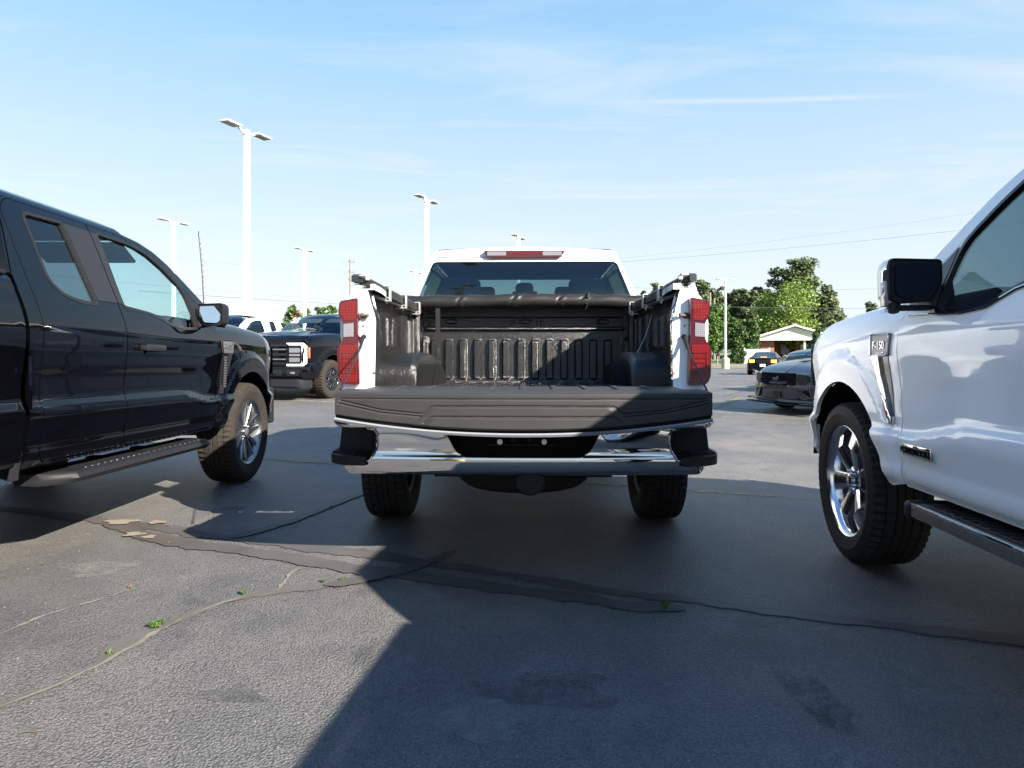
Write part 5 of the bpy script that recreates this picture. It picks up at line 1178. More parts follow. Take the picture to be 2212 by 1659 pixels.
        q_ = MB(); q_.tube([(x, float(SB(np.array([x]), np.array([z]))[0][1])-.004, z) for x, z in ((.76, .729), (.722, .721), (.707, .70), (.709, .66), (.714, .630), (.745, .576), (.80, .551), (.86, .548))], .0055, 8); add(q_, 'pocket_rim', 'chrome', bp, mirror=mr)
        pk = add(b, 'step_pocket', 'plastic', bp, mirror=mr)
        b = MB(); oln = rnd([(.755, yB+.015), (.86, yB+.02), (.955, yB+.085), (.985, yB+.20), (.985, yB+.36), (.74, yB+.36)], [.02, .05, .05, .05, .01, .01], 5)
        b.prism([(x, y) for x, y in oln], 'z', .548, .592, bev=.010, seg=3); add(b, 'corner_step', 'plastic', bp, mirror=mr)
        b = MB()
        for i in range(4):
            for j in range(9): b.box((.84+j*.014, yB+.10+i*.035+.004*j, .597), (.008, .022, .010), .002, 1)
        add(b, 'step_tread', 'plastic_grey', bp, mirror=mr, smooth=False)
        b = MB(); b.box((.86, yB+.115, .755), (.05, .02, .022), .004); add(b, 'marker_trim', 'gloss_black', bp, mirror=mr)
    # ---- underneath
    b = MB(); b.lathe([(-.02, .0), (-.02, .10), (-.012, .115), (0, .118), (0, 0)], 28); add(b, 'hitch_cover', 'plastic', bp, M=Matrix.Translation((.035, yB+.03, .465))@rot('Z', R(90))@Matrix.Diagonal((1, .62, .52, 1)))
    b = MB(); b.box((0, yB+.18, .47), (.08, .30, .08), .01); b.prism([(-.10, .50), (.03, .50), (.0, .43), (-.06, .445)], 'y', yB+.06, yB+.07); b.tube([(-.05, yB+.05, .47), (-.05, yB+.08, .47)], .016, 12); b.box((.0, yB+.22, .50), (.9, .08, .07)); add(b, 'tow_hitch', 'void', root)
    b = MB(); b.prism([(x*.5*.40, z) for x, z in [(-1, .505), (-.6, .52), (0, .525), (.6, .52), (1, .505)]], 'y', yB+.005, yB+.02); b.bm.free()
    sp = MB(); sp.lathe([(-.11, .20), (-.13, .24), (-.13, .34), (-.10, .375), (.0, .385), (.10, .375), (.13, .34), (.13, .24), (.11, .20)], 64); add(sp, 'spare_tyre', 'rubber', root, M=Matrix.Translation((0, EB+.47, .47))@rot('Y', R(90)))
    b = MB(); b.box((0, EB+.55, .72), (1.0, 1.2, .14)); 
    for sx in (-.52, .52): b.box((sx, EB+.9, .60), (.07, 2.0, .10), .01); b.box((sx*1.02, EB+.30, .55), (.06, .06, .16), .01)
    add(b, 'frame_rail', 'void')
    for sx in (-.46, .46): b = MB(); b.tube([(sx, EB+.30, .44), (sx*1.0, EB+.36, .60)], [.035, .028], 10); b.box((sx, EB+.30, .43), (.09, .05, .05), .012); add(b, 'spring_shackle', 'rust')
    b = MB(); b.tube([(.45, EB+1.1, .55), (.56, EB+.55, .52), (.72, EB+.40, .475), (.86, EB+.35, .465)], [.055, .055, .052, .050], 16); add(b, 'exhaust_pipe', 'steel')
    for sx in (-.62, .62): b = MB(); b.box((sx, EB+1.0, .40), (.07, 1.2, .03), .01); add(b, 'leaf_spring', 'void')
    # ---- roof lamp, aerial fin
    b = MB(); yt = -2.79
    b.prism(rnd([(-.335, 1.905+.02), (.335, 1.925), (.30, 1.868), (-.30, 1.868)], .012, 3), 'y', yt-.005, yt+.09); tb = add(b, 'third_brake_light', 'red_dark')
    for x0, x1, m in ((-.305, -.15, 'clear_lens'), (.15, .305, 'clear_lens'), (-.14, .14, 'red_inner')):
        b = MB(); z1, z0 = 1.917, (1.883 if m == 'clear_lens' else 1.905); b.prism([(x0, z0), (x1, z0), (x1+(.0), z1), (x0, z1)], 'y', yt-.009, yt); add(b, 'lamp_segment', m, tb)
    # ---- rolled soft cover and its rails
    for s in (-1, 1):
        mr = s < 0; b = MB(); b.loft([[(x, EB+yy, z-.018*yy) for x, z in ((.792, 1.428), (.792, 1.474), (.800, 1.482), (.850, 1.482), (.850, 1.428))] for yy in (0, 1.8)]); b.loft([[(x, EB+yy, z-.018*yy) for x, z in ((.812, 1.482), (.812, 1.490), (.842, 1.490), (.842, 1.482))] for yy in (0.02, 1.78)]); rl = add(b, 'cover_rail', 'alu_dark', mirror=mr)
        b = MB(); b.prism([(EB-.03, 1.462), (EB-.03, 1.492), (EB+.005, 1.505), (EB+.05, 1.505), (EB+.05, 1.462)], 'x', .850, .885); b.box((.850, EB+.02, 1.464), (.045, .07, .010), .003); add(b, 'rail_end', 'alu_dark', rl, mirror=mr)
        b = MB(); b.box((.824, EB+.02, 1.490), (.040, .05, .016), .005); b.box((.826, EB+.0, 1.502), (.034, .03, .010), .004); b.box((.806, EB-.005, 1.478), (.022, .03, .016), .004); b.tube([(.812, EB-.012, 1.495), (.848, EB-.012, 1.495)], .005, 8); add(b, 'cover_latch', 'clamp', rl, mirror=mr)
        for yy in (.42, .92, 1.46):
            b = MB(); y0 = EB+yy; t = .006
            dz = .018*yy-.014
            for (x0, x1, z0, z1) in [(p[0]-.006, p[1]-.006, p[2]-dz, p[3]-dz) for p in ((.782, .835, 1.472, 1.472+t), (.782, .782+t, 1.386, 1.475), (.782, .848, 1.386, 1.386+t), (.79, .81, 1.404, 1.410), (.806, .812, 1.39, 1.410))]: b.box(((x0+x1)/2, y0, (z0+z1)/2), (x1-x0, .05, z1-z0), .001, 1)
            b.tube([(.80, y0, 1.375-dz), (.80, y0, 1.40-dz)], .006, 8); add(b, 'clamp', 'clamp', rl, mirror=mr)
    rn = random.Random(4); ph = [rn.uniform(0, 6.28) for _ in range(8)]
    def roll(u, v_):
        a = 2*math.pi*v_; x = -.92+1.84*u; r = .052+.0025*math.sin(9*x+ph[0])+.002*math.sin(23*x+2*a+ph[1])
        for xc, k2 in ((-.47, 1), (-.06, .8), (.30, 1.1), (.46, .7), (-.12, -.5)):
            d = x-xc-.05*math.sin(a+k2); r -= .010*abs(k2)*math.exp(-(d/.012)**2)*(.5+.5*math.sin(a*2+k2*3)); r += .005*math.exp(-((d-.03)/.016)**2)
        sag = .004*math.sin(3.2*x+1); return (x, -3.10+r*math.cos(a)*1.05, 1.487+sag+r*math.sin(a)-.006*abs(x))
    b = MB(); b.grid(roll, 260, 29); rc = add(b, 'rolled_cover', 'vinyl', ang=80)
    for s in (-1, 1):
        b = MB(); b.lathe([(0, 0), (0, .052), (.02, .056), (.035, .05), (.035, 0)], 24); add(b, 'roll_end', 'alu_dark', rc, M=Matrix.Translation((s*.915-.017, -3.10, 1.482)))
    b = MB(); b.box((0, -3.02, 1.452), (1.75, .10, .03), .008); add(b, 'cover_bar', 'alu_dark', rc)
    b = MB(); b.box((-.665, -3.125, 1.26), (.034, .006, .36)); b.box((-.668, -3.135, 1.095), (.030, .012, .055), .005); b.prism([(-.684, 1.07), (-.652, 1.07), (-.66, 1.045), (-.676, 1.045)], 'y', -3.14, -3.132); add(b, 'strap', 'vinyl', rc)
    b = MB(); b.tube([(.478+.012*math.sin(a), -3.10+.060*math.cos(a), 1.486+.060*math.sin(a)) for a in [-2.8+i*.35 for i in range(17)]], .013, 4); add(b, 'strap', 'interior', rc)
    inv = root.matrix_basis.inverted() if False else Matrix.LocRotScale(Vector((.165, 8.10, 0)), Matrix.Rotation(R(-1.3), 3, 'Z'), None).inverted()
    pts = [inv@Vector(AT(px, py, Y)) for px, py, Y in ((1411, 660, 4.45), (1407, 682, 4.42), (1402, 703, 4.40), (1391, 734, 4.35), (1373, 768, 4.3), (1364, 788, 4.27), (1361, 814, 4.25), (1363, 829, 4.2), (1356, 842, 4.1))]
    b = MB(); b.tube(pts, .0022, 6); add(b, 'cord', 'clamp', rc)
    return root
centre_truck()
# ------------------------------------------------------------------ the dark pickup on the left
def yz_matrix(x, y, z, side, back=False, tilt=0.0):
    """text lying in the side plane of a truck, reading correctly from outside"""
    if side > 0: M = Matrix(((0, 0, 1, x), (1, 0, 0, y), (0, 1, 0, z), (0, 0, 0, 1)))
    else: M = Matrix(((0, 0, -1, -x), (-1, 0, 0, y), (0, 1, 0, z), (0, 0, 0, 1)))
    return M@Matrix.Rotation(tilt, 4, 'Z')
def fender_vent(root, B, side, m, rk, badge, sub=None, frame='badge'):
    WARP[0] = rake(rk)
    plate = rnd([(-.565, 1.150), (-.375, 1.150), (-.385, 1.060), (-.555, 1.060)], .008, 2)
    o = skin('fender_vent', plate, [], B.off(B.fender, .008), frame, root, .03, .03, .012, side)
    v = [(-.545, 1.066), (-.475, 1.066), (-.470, .98), (-.535, .79), (-.560, .80)]
    skin('vent_mesh', v, [], B.off(B.fender, .003), 'gloss_black', o, .03, .03, .004, side)
    s1 = [(-.395, 1.060), (-.480, 1.060), (-.478, .97), (-.525, .80), (-.555, .765), (-.575, .78), (-.575, .74), (-.530, .74), (-.500, .79), (-.440, .95)] if False else [(-.47, 1.062), (-.40, 1.062), (-.435, .96), (-.525, .765), (-.568, .765), (-.568, .80), (-.535, .80), (-.475, .975)]
    skin('vent_blade', s1, [], B.off(B.fender, .014), m, o, .02, .02, .018, side)
    x = float(B.fender(np.array([-.47]), np.array([1.105]))[0][0])+.010
    if frame == 'chrome' or True:
        pp = [tuple(B.off(B.fender, .010)(np.array([q[0]]), np.array([q[1]]))[0]) for q in plate]; b = MB(); b.tube(pp+[pp[0]], .0045, 6, caps=False); b.build('badge_frame', 'chrome' if m == 'chrome' else 'satin_grey', o, mirror=side < 0)
    text_mesh('badge_lettering', badge, .052, .002, 'chrome' if m == 'chrome' else 'silver', o, yz_matrix(x, -.468, 1.118, side), bold=.0004, spacing=1.0)
    if sub: text_mesh('badge_lettering', sub, .030, .002, 'chrome', o, yz_matrix(x, -.468, 1.076, side), spacing=1.1)
    b = MB()
    if m != 'chrome':
        for i in range(12):
            for j in range(3): b.box((x-.006, -.520+j*.014-.006*i*.5*.5, 1.04-.02*i), (.004, .009, .012))
        b.build('mesh_cell', 'badge', o, mirror=side < 0, smooth=False)
    else: b.bm.free()
    WARP[0] = None
def left_truck():
    root = thing('pickup_truck', 'dark blue black pickup filling the left edge with black mirror and running board', 'pickup truck', (-3.215, 5.50, 0), 0, 'pickups parked in the lot')
    rk = .0235
    B = pickup(root, dict(paint='navy', door_split=-1.775, door_end=-2.44, cab_end=-2.53, bed_start=-2.555, bed_end=-4.85, rake=rk, hide_rear_handle=True, trim='plastic', handle='satin_grey', wheel='twin', Rt=.418, Rr=.262, track=.862, tw=.285, tyre_m='rubber_dusty', bumper='gloss_black', mirror_y=-.83, mirror_z=1.345, mirror_s=.82, mirror_tilt=R(7), mirror_yaw=R(9), glass_f='glass', glass_r='glass_dark', spin=.27, Ra=.505))
    board(root, 1.015, 1, -2.22, -.80, .440, 'black', rk); board(root, 1.015, -1, -2.22, -.80, .440, 'black', rk)
    fender_vent(root, B, 1, 'satin_grey', rk, 'F-150', None, frame='badge')
    fender_vent(root, B, -1, 'satin_grey', rk, 'F-150', None, frame='badge')
    WARP[0] = rake(rk)
    b = MB(); p0 = Vector((.80, -.42, 1.30)); b.tube([p0, p0+Vector((0, 0, .03)), p0+Vector((0, 0, .12))], [.022, .016, .007], 10); b.tube([p0+Vector((0, 0, .12)), p0+Vector((-.005, -.02, .4)), p0+Vector((-.015, -.06, .72))], [.0035, .003, .002], 6)
    n = 46; q = [p0+Vector((-.015*t*t+.0052*math.cos(t*90), -.06*t*t+.0052*math.sin(t*90), .12+.60*t)) for t in [i/(n*6) for i in range(n*6)]]; b.tube(q, .0016, 4, caps=False)
    b.build('aerial', 'satin_grey', root); 
    # perforated steps in the rocker behind the board
    b = MB()
    for y0 in (-2.30, -1.50):
        for i in range(11): b.box((.955, y0+i*.052, .528), (.010, .030, .014), .003, 1)
    b.build('rocker_slots', 'satin_grey', root, smooth=False)
    # mud flap piece behind the front wheel and inner bumper bracket ahead of it
    b = MB(); b.box((.90, .70, .60), (.05, .10, .34), .02); b.box((.84, .62, .62), (.04, .05, .30), .01); b.build('bumper_bracket', 'void', root); WARP[0] = None
    # plastic corner at the bed front
    b = MB(); b.prism([(-2.60, .52), (-2.56, .52), (-2.545, .62), (-2.57, .62)], 'x', .955, .975); b.build('rocker_end', 'satin_grey', root, warp=False)
left_truck()
def right_truck():
    root = thing('pickup_truck', 'white pickup cut off by the right edge with chrome wheel and running board', 'pickup truck', (2.749, 3.338, 0), R(-6.5), 'pickups parked in the lot')
    rk = .0245
    B = pickup(root, dict(paint='white', door_split=-1.87, door_end=-2.46, cab_end=-2.58, bed_start=-2.59, bed_end=-4.88, rake=rk, trim='gloss_black', handle='white', wheel='chunk', Rt=.418, Rr=.285, track=.858, tw=.285, tyre_m='rubber', bumper='chrome', mirror_y=-.86, mirror_z=1.365, mirror_s=.90, bed_taper=.10, steer=R(-1.5), glass_w='glass_dark', mirror_cap='chrome', mirror_m='plastic', mirror_g='mirror_dark', pillar=False, glass_f='glass', glass_r='glass_dark', spin=.18, Ra=.52, seat='interior_grey'))  # bed_taper narrows the unseen bed tailwards, shaped to place its ground shadow
    board(root, 1.015, -1, -2.75, -.80, .46, 'chrome', rk); board(root, 1.015, 1, -2.75, -.80, .46, 'chrome', rk)
    fender_vent(root, B, -1, 'chrome', rk, 'F-150', 'LARIAT', frame='badge'); fender_vent(root, B, 1, 'chrome', rk, 'F-150', 'LARIAT', frame='badge')
    WARP[0] = rake(rk)
    x = float(B.cab(np.array([-.80]), np.array([.672]))[0][0])
    for s in (-1, 1):
        b = MB(); b.box((x+.004, -.795, .672), (.010, .225, .048), .004, 2); o = b.build('door_badge', 'chrome', root, mirror=s < 0)
        b = MB(); b.box((x+.0095, -.795, .668), (.002, .215, .036)); b.build('badge_field', 'steel', o, mirror=s < 0)
        text_mesh('badge_lettering', 'POWERBOOST', .036, .002, 'liner', o, yz_matrix(x+.012, -.795, .669, s), bold=.0004, spacing=.98)
        b = MB(); W = B.W
        pts = [tuple(B.off(B.cab, .004)(np.array([y]), np.array([v]))[0]) for y, v in ((-2.8, 1.300), (-1.73, 1.305), (-1.48, 1.290), (-1.37, 1.272), (-1.24, 1.226), (-1.10, 1.217), (-.70, 1.240))]
        b.tube(pts, .006, 6); b.build('belt_strip', 'chrome', root, mirror=s < 0)
        b = MB(); b.box((W-.055, .50, .62), (.03, .05, .17), .006)
        for zz in (.56, .67): b.tube([(W-.045, .50, zz), (W-.038, .50, zz)], .010, 10)
        b.build('fender_flange', 'white', root, mirror=s < 0)
        b = MB(); b.tube([(W-.10+.04*math.cos(t), .66+.0*t, .42+.0) for t in (0, .1)], .001, 4); b.bm.free()
    WARP[0] = None
right_truck()
# ------------------------------------------------------------------ far vehicles
def oval_badge(parent, loc, sx, sz, M=None, txt='Ford', ry=math.pi):
    """blue oval with a chrome ring and script, facing +y in the vehicle's frame"""
    x, y, z = loc; n = 36; e = lambda k, yy: [(x+sx*k*math.cos(2*math.pi*i/n), yy, z+sz*k*math.sin(2*math.pi*i/n)) for i in range(n)]
    b = MB(); b.loft([e(1.0, y), e(1.0, y+.012), e(.9, y+.016)]); o = b.build('oval_emblem', 'chrome', parent)
    b = MB(); b.loft([e(.88, y+.012), e(.88, y+.018), e(.80, y+.020)]); b.build('emblem_field', 'oval_blue', o)
    T = Matrix(((-1, 0, 0, x), (0, 0, 1, y+.021), (0, 1, 0, z), (0, 0, 0, 1)))
    text_mesh('emblem_lettering', txt, sz*1.25, .0015, 'clamp', o, T, shear=.35, bold=.0005); return o
def heavy_truck():
    rt = thing('pickup_truck', 'black heavy pickup facing the camera with C shaped light and 25 on its windscreen', 'pickup truck', (-5.13, 15.16, 0), R(163.1), 'pickups parked in the lot'); rt.scale = (1.07, 1.07, 1.07)
    pickup(rt, dict(paint='black_paint', W=1.02, door_split=-1.78, door_end=-2.80, cab_end=-2.98, bed_start=-3.02, bed_end=-5.0, rake=.0, hood_add=.085, noseK=.28, wheel='eight', Rt=.415, Rr=.238, tw=.285, track=.865, tyre_m='rubber_dusty', bumper='black_paint', fine=False, simple_front=False, mirror_s=1.15, mirror_out=.13, mirror_m='gloss_black', trim='gloss_black', glass_w='glass', Ra=.51))
    Y0 = .93; cy = lambda x, d=0: Y0-.07*abs(x/.97)**3+d
    def strip(name, m, pts, d0, d1, parent=rt, close=True):
        """outline in (x, z) laid on the curved front, between depths d0..d1"""
        b = MB(); b.loft([[(x, cy(x, d), z) for x, z in pts] for d in (d0, d1)]); return b.build(name, m, parent)
    b = MB(); b.grid(lambda u, v: ((2*u-1)*.985, cy((2*u-1)*.985), .70+v*.56), 25, 8); fr = b.build('front_panel', 'black_paint', rt)
    b = MB(); b.grid(lambda u, v: ((2*u-1)*.97, cy((2*u-1)*.97, .03)-.10*v, 1.255+.07*v-.0*u), 25, 5); b.build('bonnet_lip', 'black_paint', rt)
    strip('grille_opening', 'liner', [(-.55, 1.17), (.55, 1.17), (.55, .74), (-.55, .74)], .002, .010, fr)
    for z in (1.135, 1.045, .945, .845, .765):
        for s in (-1, 1):
            b = MB(); b.loft([[(s*x, cy(x, .01), z-.034), (s*x, cy(x, .045), z-.026), (s*x, cy(x, .045), z+.026), (s*x, cy(x, .01), z+.034)] for x in (.0, .15, .3, .45, .545)]); gb = b.build('grille_bar', 'gloss_black', fr)
            if z in (1.045, .845): b = MB(); b.tube([(s*x, cy(x, .05), z+.004) for x in (.14, .3, .45, .52)], .006, 6); b.build('bar_trim', 'clamp', gb)
    for s in (-1, 1):
        c = [(.54, 1.178), (.90, 1.178), (.955, 1.12), (.955, .775), (.92, .722), (.54, .722), (.56, .752), (.85, .752), (.875, .785), (.875, 1.10), (.845, 1.135), (.60, 1.135)]
        b = MB(); b.loft([[(s*x, cy(x, d), z) for x, z in c] for d in (.0, .05)]); dl = b.build('light_guide', 'drl', fr)
        b = MB(); b.loft([[(s*x, cy(x, d), z) for x, z in ((.57, 1.13), (.86, 1.13), (.87, 1.10), (.87, .79), (.85, .757), (.57, .757))] for d in (.0, .02)]); hl = b.build('headlight_housing', 'gloss_black', fr)
        for z0, z1, m in ((.985, 1.075, 'lamp_lens'), (.795, .88, 'lamp_lens'), (.915, .955, 'clear_lens')):
            q = rnd([(.595, z1), (.81, z1), (.825, z1-.02), (.82, z0), (.595, z0)], .01, 2); b = MB(); b.loft([[(s*x, cy(x, d), z) for x, z in q] for d in (.018, .035)]); b.build('headlight_lens', m, hl)
        b = MB(); b.box((s*.972, cy(.97, -.04), .98), (.02, .06, .22), .005); b.build('side_marker', 'amber', fr)
    oval_badge(fr, (0, cy(0, .05), .945), .118, .068)
    text_mesh('bonnet_lettering', 'SUPER DUTY', .055, .002, 'satin_grey', fr, Matrix(((-1, 0, 0, 0), (0, 0, 1, cy(0, .028)), (0, 1, 0, 1.225), (0, 0, 0, 1))), spacing=1.6)
    b = MB(); sec = [(.03, .715), (.10, .70), (.12, .62), (.11, .50), (.05, .455), (-.05, .455), (-.05, .715)]
    b.loft([[(x, cy(x, d)-.26*max(0, abs(x)-.93)/.09, z) for d, z in sec] for x in [1.02*(i/20-1) for i in range(41)]]); bm_ = b.build('front_bumper', 'black_paint', rt)
    for x0, x1 in ((-.86, -.60), (-.50, -.16), (.16, .50), (.60, .86)):
        q = rnd([(x0, .635), (x1, .635), (x1-.01, .525), (x0+.01, .525)], .02, 3); b = MB(); b.loft([[(x, cy(x, d), z) for x, z in q] for d in (.112, .128)]); o = b.build('bumper_insert', 'satin_grey', bm_)
        b = MB(); b.box(((x0+x1)/2, cy((x0+x1)/2, .135), .575), (.10, .03, .045), .01); b.build('fog_light' if abs(x0+x1) > 1 else 'tow_hook', 'lamp_lens' if abs(x0+x1) > 1 else 'gloss_black', o)
    b = MB(); b.box((.0, cy(0, .14), .58), (.30, .02, .12), .006); b.build('plate_holder', 'gloss_black', bm_)
    b = MB(); b.loft([[(x, cy(x, d)-.2*max(0, abs(x)-.85)/.09, z) for d, z in ((.06, .46), (.08, .30), (.04, .255), (-.05, .26), (-.05, .46))] for x in [.93*(i/16-1) for i in range(33)]]); b.build('lower_valance', 'satin_grey', rt)
    # white numerals on the windscreen
    c = Vector((.60, -.945, 1.725)); n = Vector((-.0, .80, .62)).normalized(); xa = Vector((-1, 0, 0)); ya = n.cross(xa).normalized()
    M = Matrix(((xa.x, ya.x, n.x, c.x), (xa.y, ya.y, n.y, c.y), (xa.z, ya.z, n.z, c.z), (0, 0, 0, 1)))
    text_mesh('windscreen_numerals', '25', .21, .002, 'drl', rt, M, bold=.006, spacing=.95, shear=.1)
    return rt
heavy_truck()
rt = thing('pickup_truck', 'far white pickup half hidden behind the dark bonnet on the left', 'pickup truck', (-7.53, 14.87, 0), R(163.1), 'pickups parked in the lot'); rt.scale = (1.05,)*3
pickup(rt, dict(paint='white', W=1.02, door_split=-1.60, door_end=-2.15, cab_end=-2.32, bed_start=-2.36, bed_end=-4.9, rake=.0, hood_add=.06, noseK=.5, wheel='five', fine=False, mirror_s=1.35, mirror_out=.15, mirror_m='gloss_black', trim='gloss_black', pillar=False, glass_w='glass_dark', glass_f='glass_dark'))

# ---- cars: a half profile swept along the length
CV = [.16, .26, .42, .58, .70, .78, .84, .90, 1.0, 1.2, 1.7]
def car(root, P):
    W, wb, Rt = P['W'], P['wb'], P['Rt']; tx = smooth_table(CV, [.10, .03, .0, .004, .016, .040, .085, .15, .27, .50, W]); tz = smooth_table(CV, [.16, .26, .42, .58, .70, .78, .835, .865, .88, .895, .91])
    zt = smooth_table(*P['top']); nose = smooth_table(*P['plan']); Ra = Rt+.045; paint = P['paint']
    def S(y, v):
        y = np.asarray(y, float); v = np.asarray(v, float); x = W-tx(v); z = tz(v); k = (zt(y)-.42)/(.88-.42); z = np.where(z > .42, .42+(z-.42)*k, z)
        for yw in (0, -wb):
            r = np.hypot(y-yw, z-Rt); x = x+.03*ss((Ra+.16-r)/.10)*ss((z-.2)/.2)*ss((x-.5)/.2)
        x = x-nose(y)*np.clip(x/W, 0, 1); return np.stack([x, y+0*v, z], -1)
    yf, ye = P['front'], P['rear']
    for s in (1, -1):
        ol = [(ye, .30), (-wb-Ra-.03, .22)]+arc(-wb, Rt, Ra, math.pi, 0, 20)+[(-wb+Ra+.02, .17), (-Ra-.02, .17)]+arc(0, Rt, Ra, math.pi, 0, 20)+[(Ra+.03, .20), (yf, .24), (yf, 1.68), (ye, 1.68)]
        skin('body_side', ol, [], S, paint, root, .08, .035, .03, s, warp=False)
        for yw in (0, -wb):
            b = MB(); b.grid(lambda u, v_: (s*(W-.05-.30*v_), yw+(Ra+.005)*math.cos(math.pi*(1-u)), Rt+(Ra+.005)*math.sin(math.pi*(1-u))), 20, 3); b.face([(s*(W-.35), yw+(Ra+.005)*math.cos(math.pi*i/20), Rt+(Ra+.005)*math.sin(math.pi*i/20)) for i in range(21)]); b.build('arch_liner', 'liner', root, warp=False)
            wheel(root, (s*(W-.125), yw, Rt-.002), s, P.get('wheel', 'five'), Rt, Rt-.085, .255)
    b = MB(); b.box((0, (yf+ye)/2-.1, .33), (2*W-.35, yf-ye-.5, .28)); b.build('chassis', 'void', root, warp=False)
    # ends
    def end(y0, sg, zb, zt_, bulge, m, name):
        w_ = float(S(np.array([y0]), np.array([.45]))[0][0]); b = MB()
        b.grid(lambda u, v: (w_*(2*u-1)*(1-.10*max(0, v-.6)/.4), y0+sg*bulge*(1-abs(2*u-1)**2.4)*(1-.5*max(0, v-.75)/.25*1.0)+sg*.02*math.sin(math.pi*v), zb+(zt_-zb)*v), 25, 12); return b.build(name, m, root, warp=False)
    fa = end(yf-.005, 1, .20, float(zt(np.array([yf]))[0])+.012, P.get('bulge', .16), paint, 'front_fascia'); ra = end(ye+.005, -1, .28, float(zt(np.array([ye]))[0])+.012, .10, paint, 'rear_fascia')
    # greenhouse
    gh = P['house']    # list of (y, z, half width) over the roof line from cowl to rear
    gy = np.array([g[0] for g in gh]); zz_ = np.array([g[1] for g in gh]); gw = np.array([g[2] for g in gh])
    def top_(y): return float(np.interp(-y, -gy, zz_)), float(np.interp(-y, -gy, gw))
    y_ws, y_r0, y_r1, y_rg = P['marks']     # cowl, roof start, roof end, rear glass end
    def band(name, ya, yb_, m, n=10, k=1.0):
        b = MB(); b.grid(lambda u, v: (lambda t, q: (q*t[1]*k, ya+(yb_-ya)*u+(.12*(1-q*q) if ya > y_r0 else 0)*(1), t[0]+.03*(1-q*q)-.003))(top_(ya+(yb_-ya)*u), 2*v-1), n, 15); return b.build(name, m, root, warp=False)
    band('windscreen', y_ws, y_r0, 'glass_dark'); band('roof', y_r0+.0, y_r1, paint); band('rear_window', y_r1, y_rg, 'glass_dark')
    for s in (1, -1):
        def sg(u, v):
            y = y_ws+(y_rg-y_ws)*u; z, w_ = top_(y); zb = float(zt(np.array([y]))[0])-.01; xb = W-.09
            return (s*(xb+(w_-xb)*v), y, zb+(z-zb)*v)
        b = MB(); b.grid(sg, 30, 8); b.build('side_glass', 'gloss_black', root, warp=False)
        b = MB(); b.tube([(s*(top_(y)[1]+.004), y, top_(y)[0]+.002) for y in np.linspace(y_ws, y_rg, 24)], .022, 6); b.build('roof_rail', paint, root, warp=False)
        b = MB(); b.box((s*(W+.03), y_ws-.45, P['belt']+.06), (.17, .10, .11), .035, 3); b.build('mirror_housing', paint, root, warp=False)
    return S, fa, ra
COUPE = dict(W=.955, wb=2.72, Rt=.345, front=.80, rear=-3.72, top=([-3.72, -3.4, -2.8, -1.5, -.7, 0, .5, .72, .80], [1.0, 1.04, 1.02, .98, .97, .92, .82, .73, .675]), plan=([-3.72, -3.5, -3.0, 0, .35, .6, .75, .80], [.12, .05, .0, 0, .02, .08, .16, .21]), house=[(-.55, .97, .72), (-1.0, 1.15, .66), (-1.5, 1.33, .56), (-1.9, 1.375, .54), (-2.3, 1.34, .55), (-2.8, 1.20, .60), (-3.35, 1.05, .66)], marks=(-.55, -1.45, -2.30, -3.30), belt=.96)
def horse(parent, c, k, m, M):
    """small galloping horse emblem"""
    pts = [(-1.0, .10), (-.80, .26), (-.62, .20), (-.35, .26), (-.05, .18), (.20, .28), (.38, .46), (.60, .52), (.74, .42), (.84, .28), (.74, .24), (.62, .30), (.50, .16), (.44, .0), (.70, -.06), (.96, .02), (.98, -.08), (.70, -.18), (.40, -.14), (.30, -.20), (.52, -.38), (.36, -.50), (.28, -.44), (.36, -.36), (.12, -.22), (-.18, -.14), (-.32, -.26), (-.14, -.42), (-.30, -.56), (-.40, -.50), (-.28, -.42), (-.52, -.26), (-.74, -.32), (-.98, -.46), (-1.06, -.38), (-.80, -.20), (-.60, -.08), (-.62, .08), (-.82, .12)]
    b = MB(); b.prism([(p[0]*k, p[1]*k) for p in pts], 'z', 0, .006, M=M); return b.build('horse_emblem', m, parent, warp=False, smooth=False)
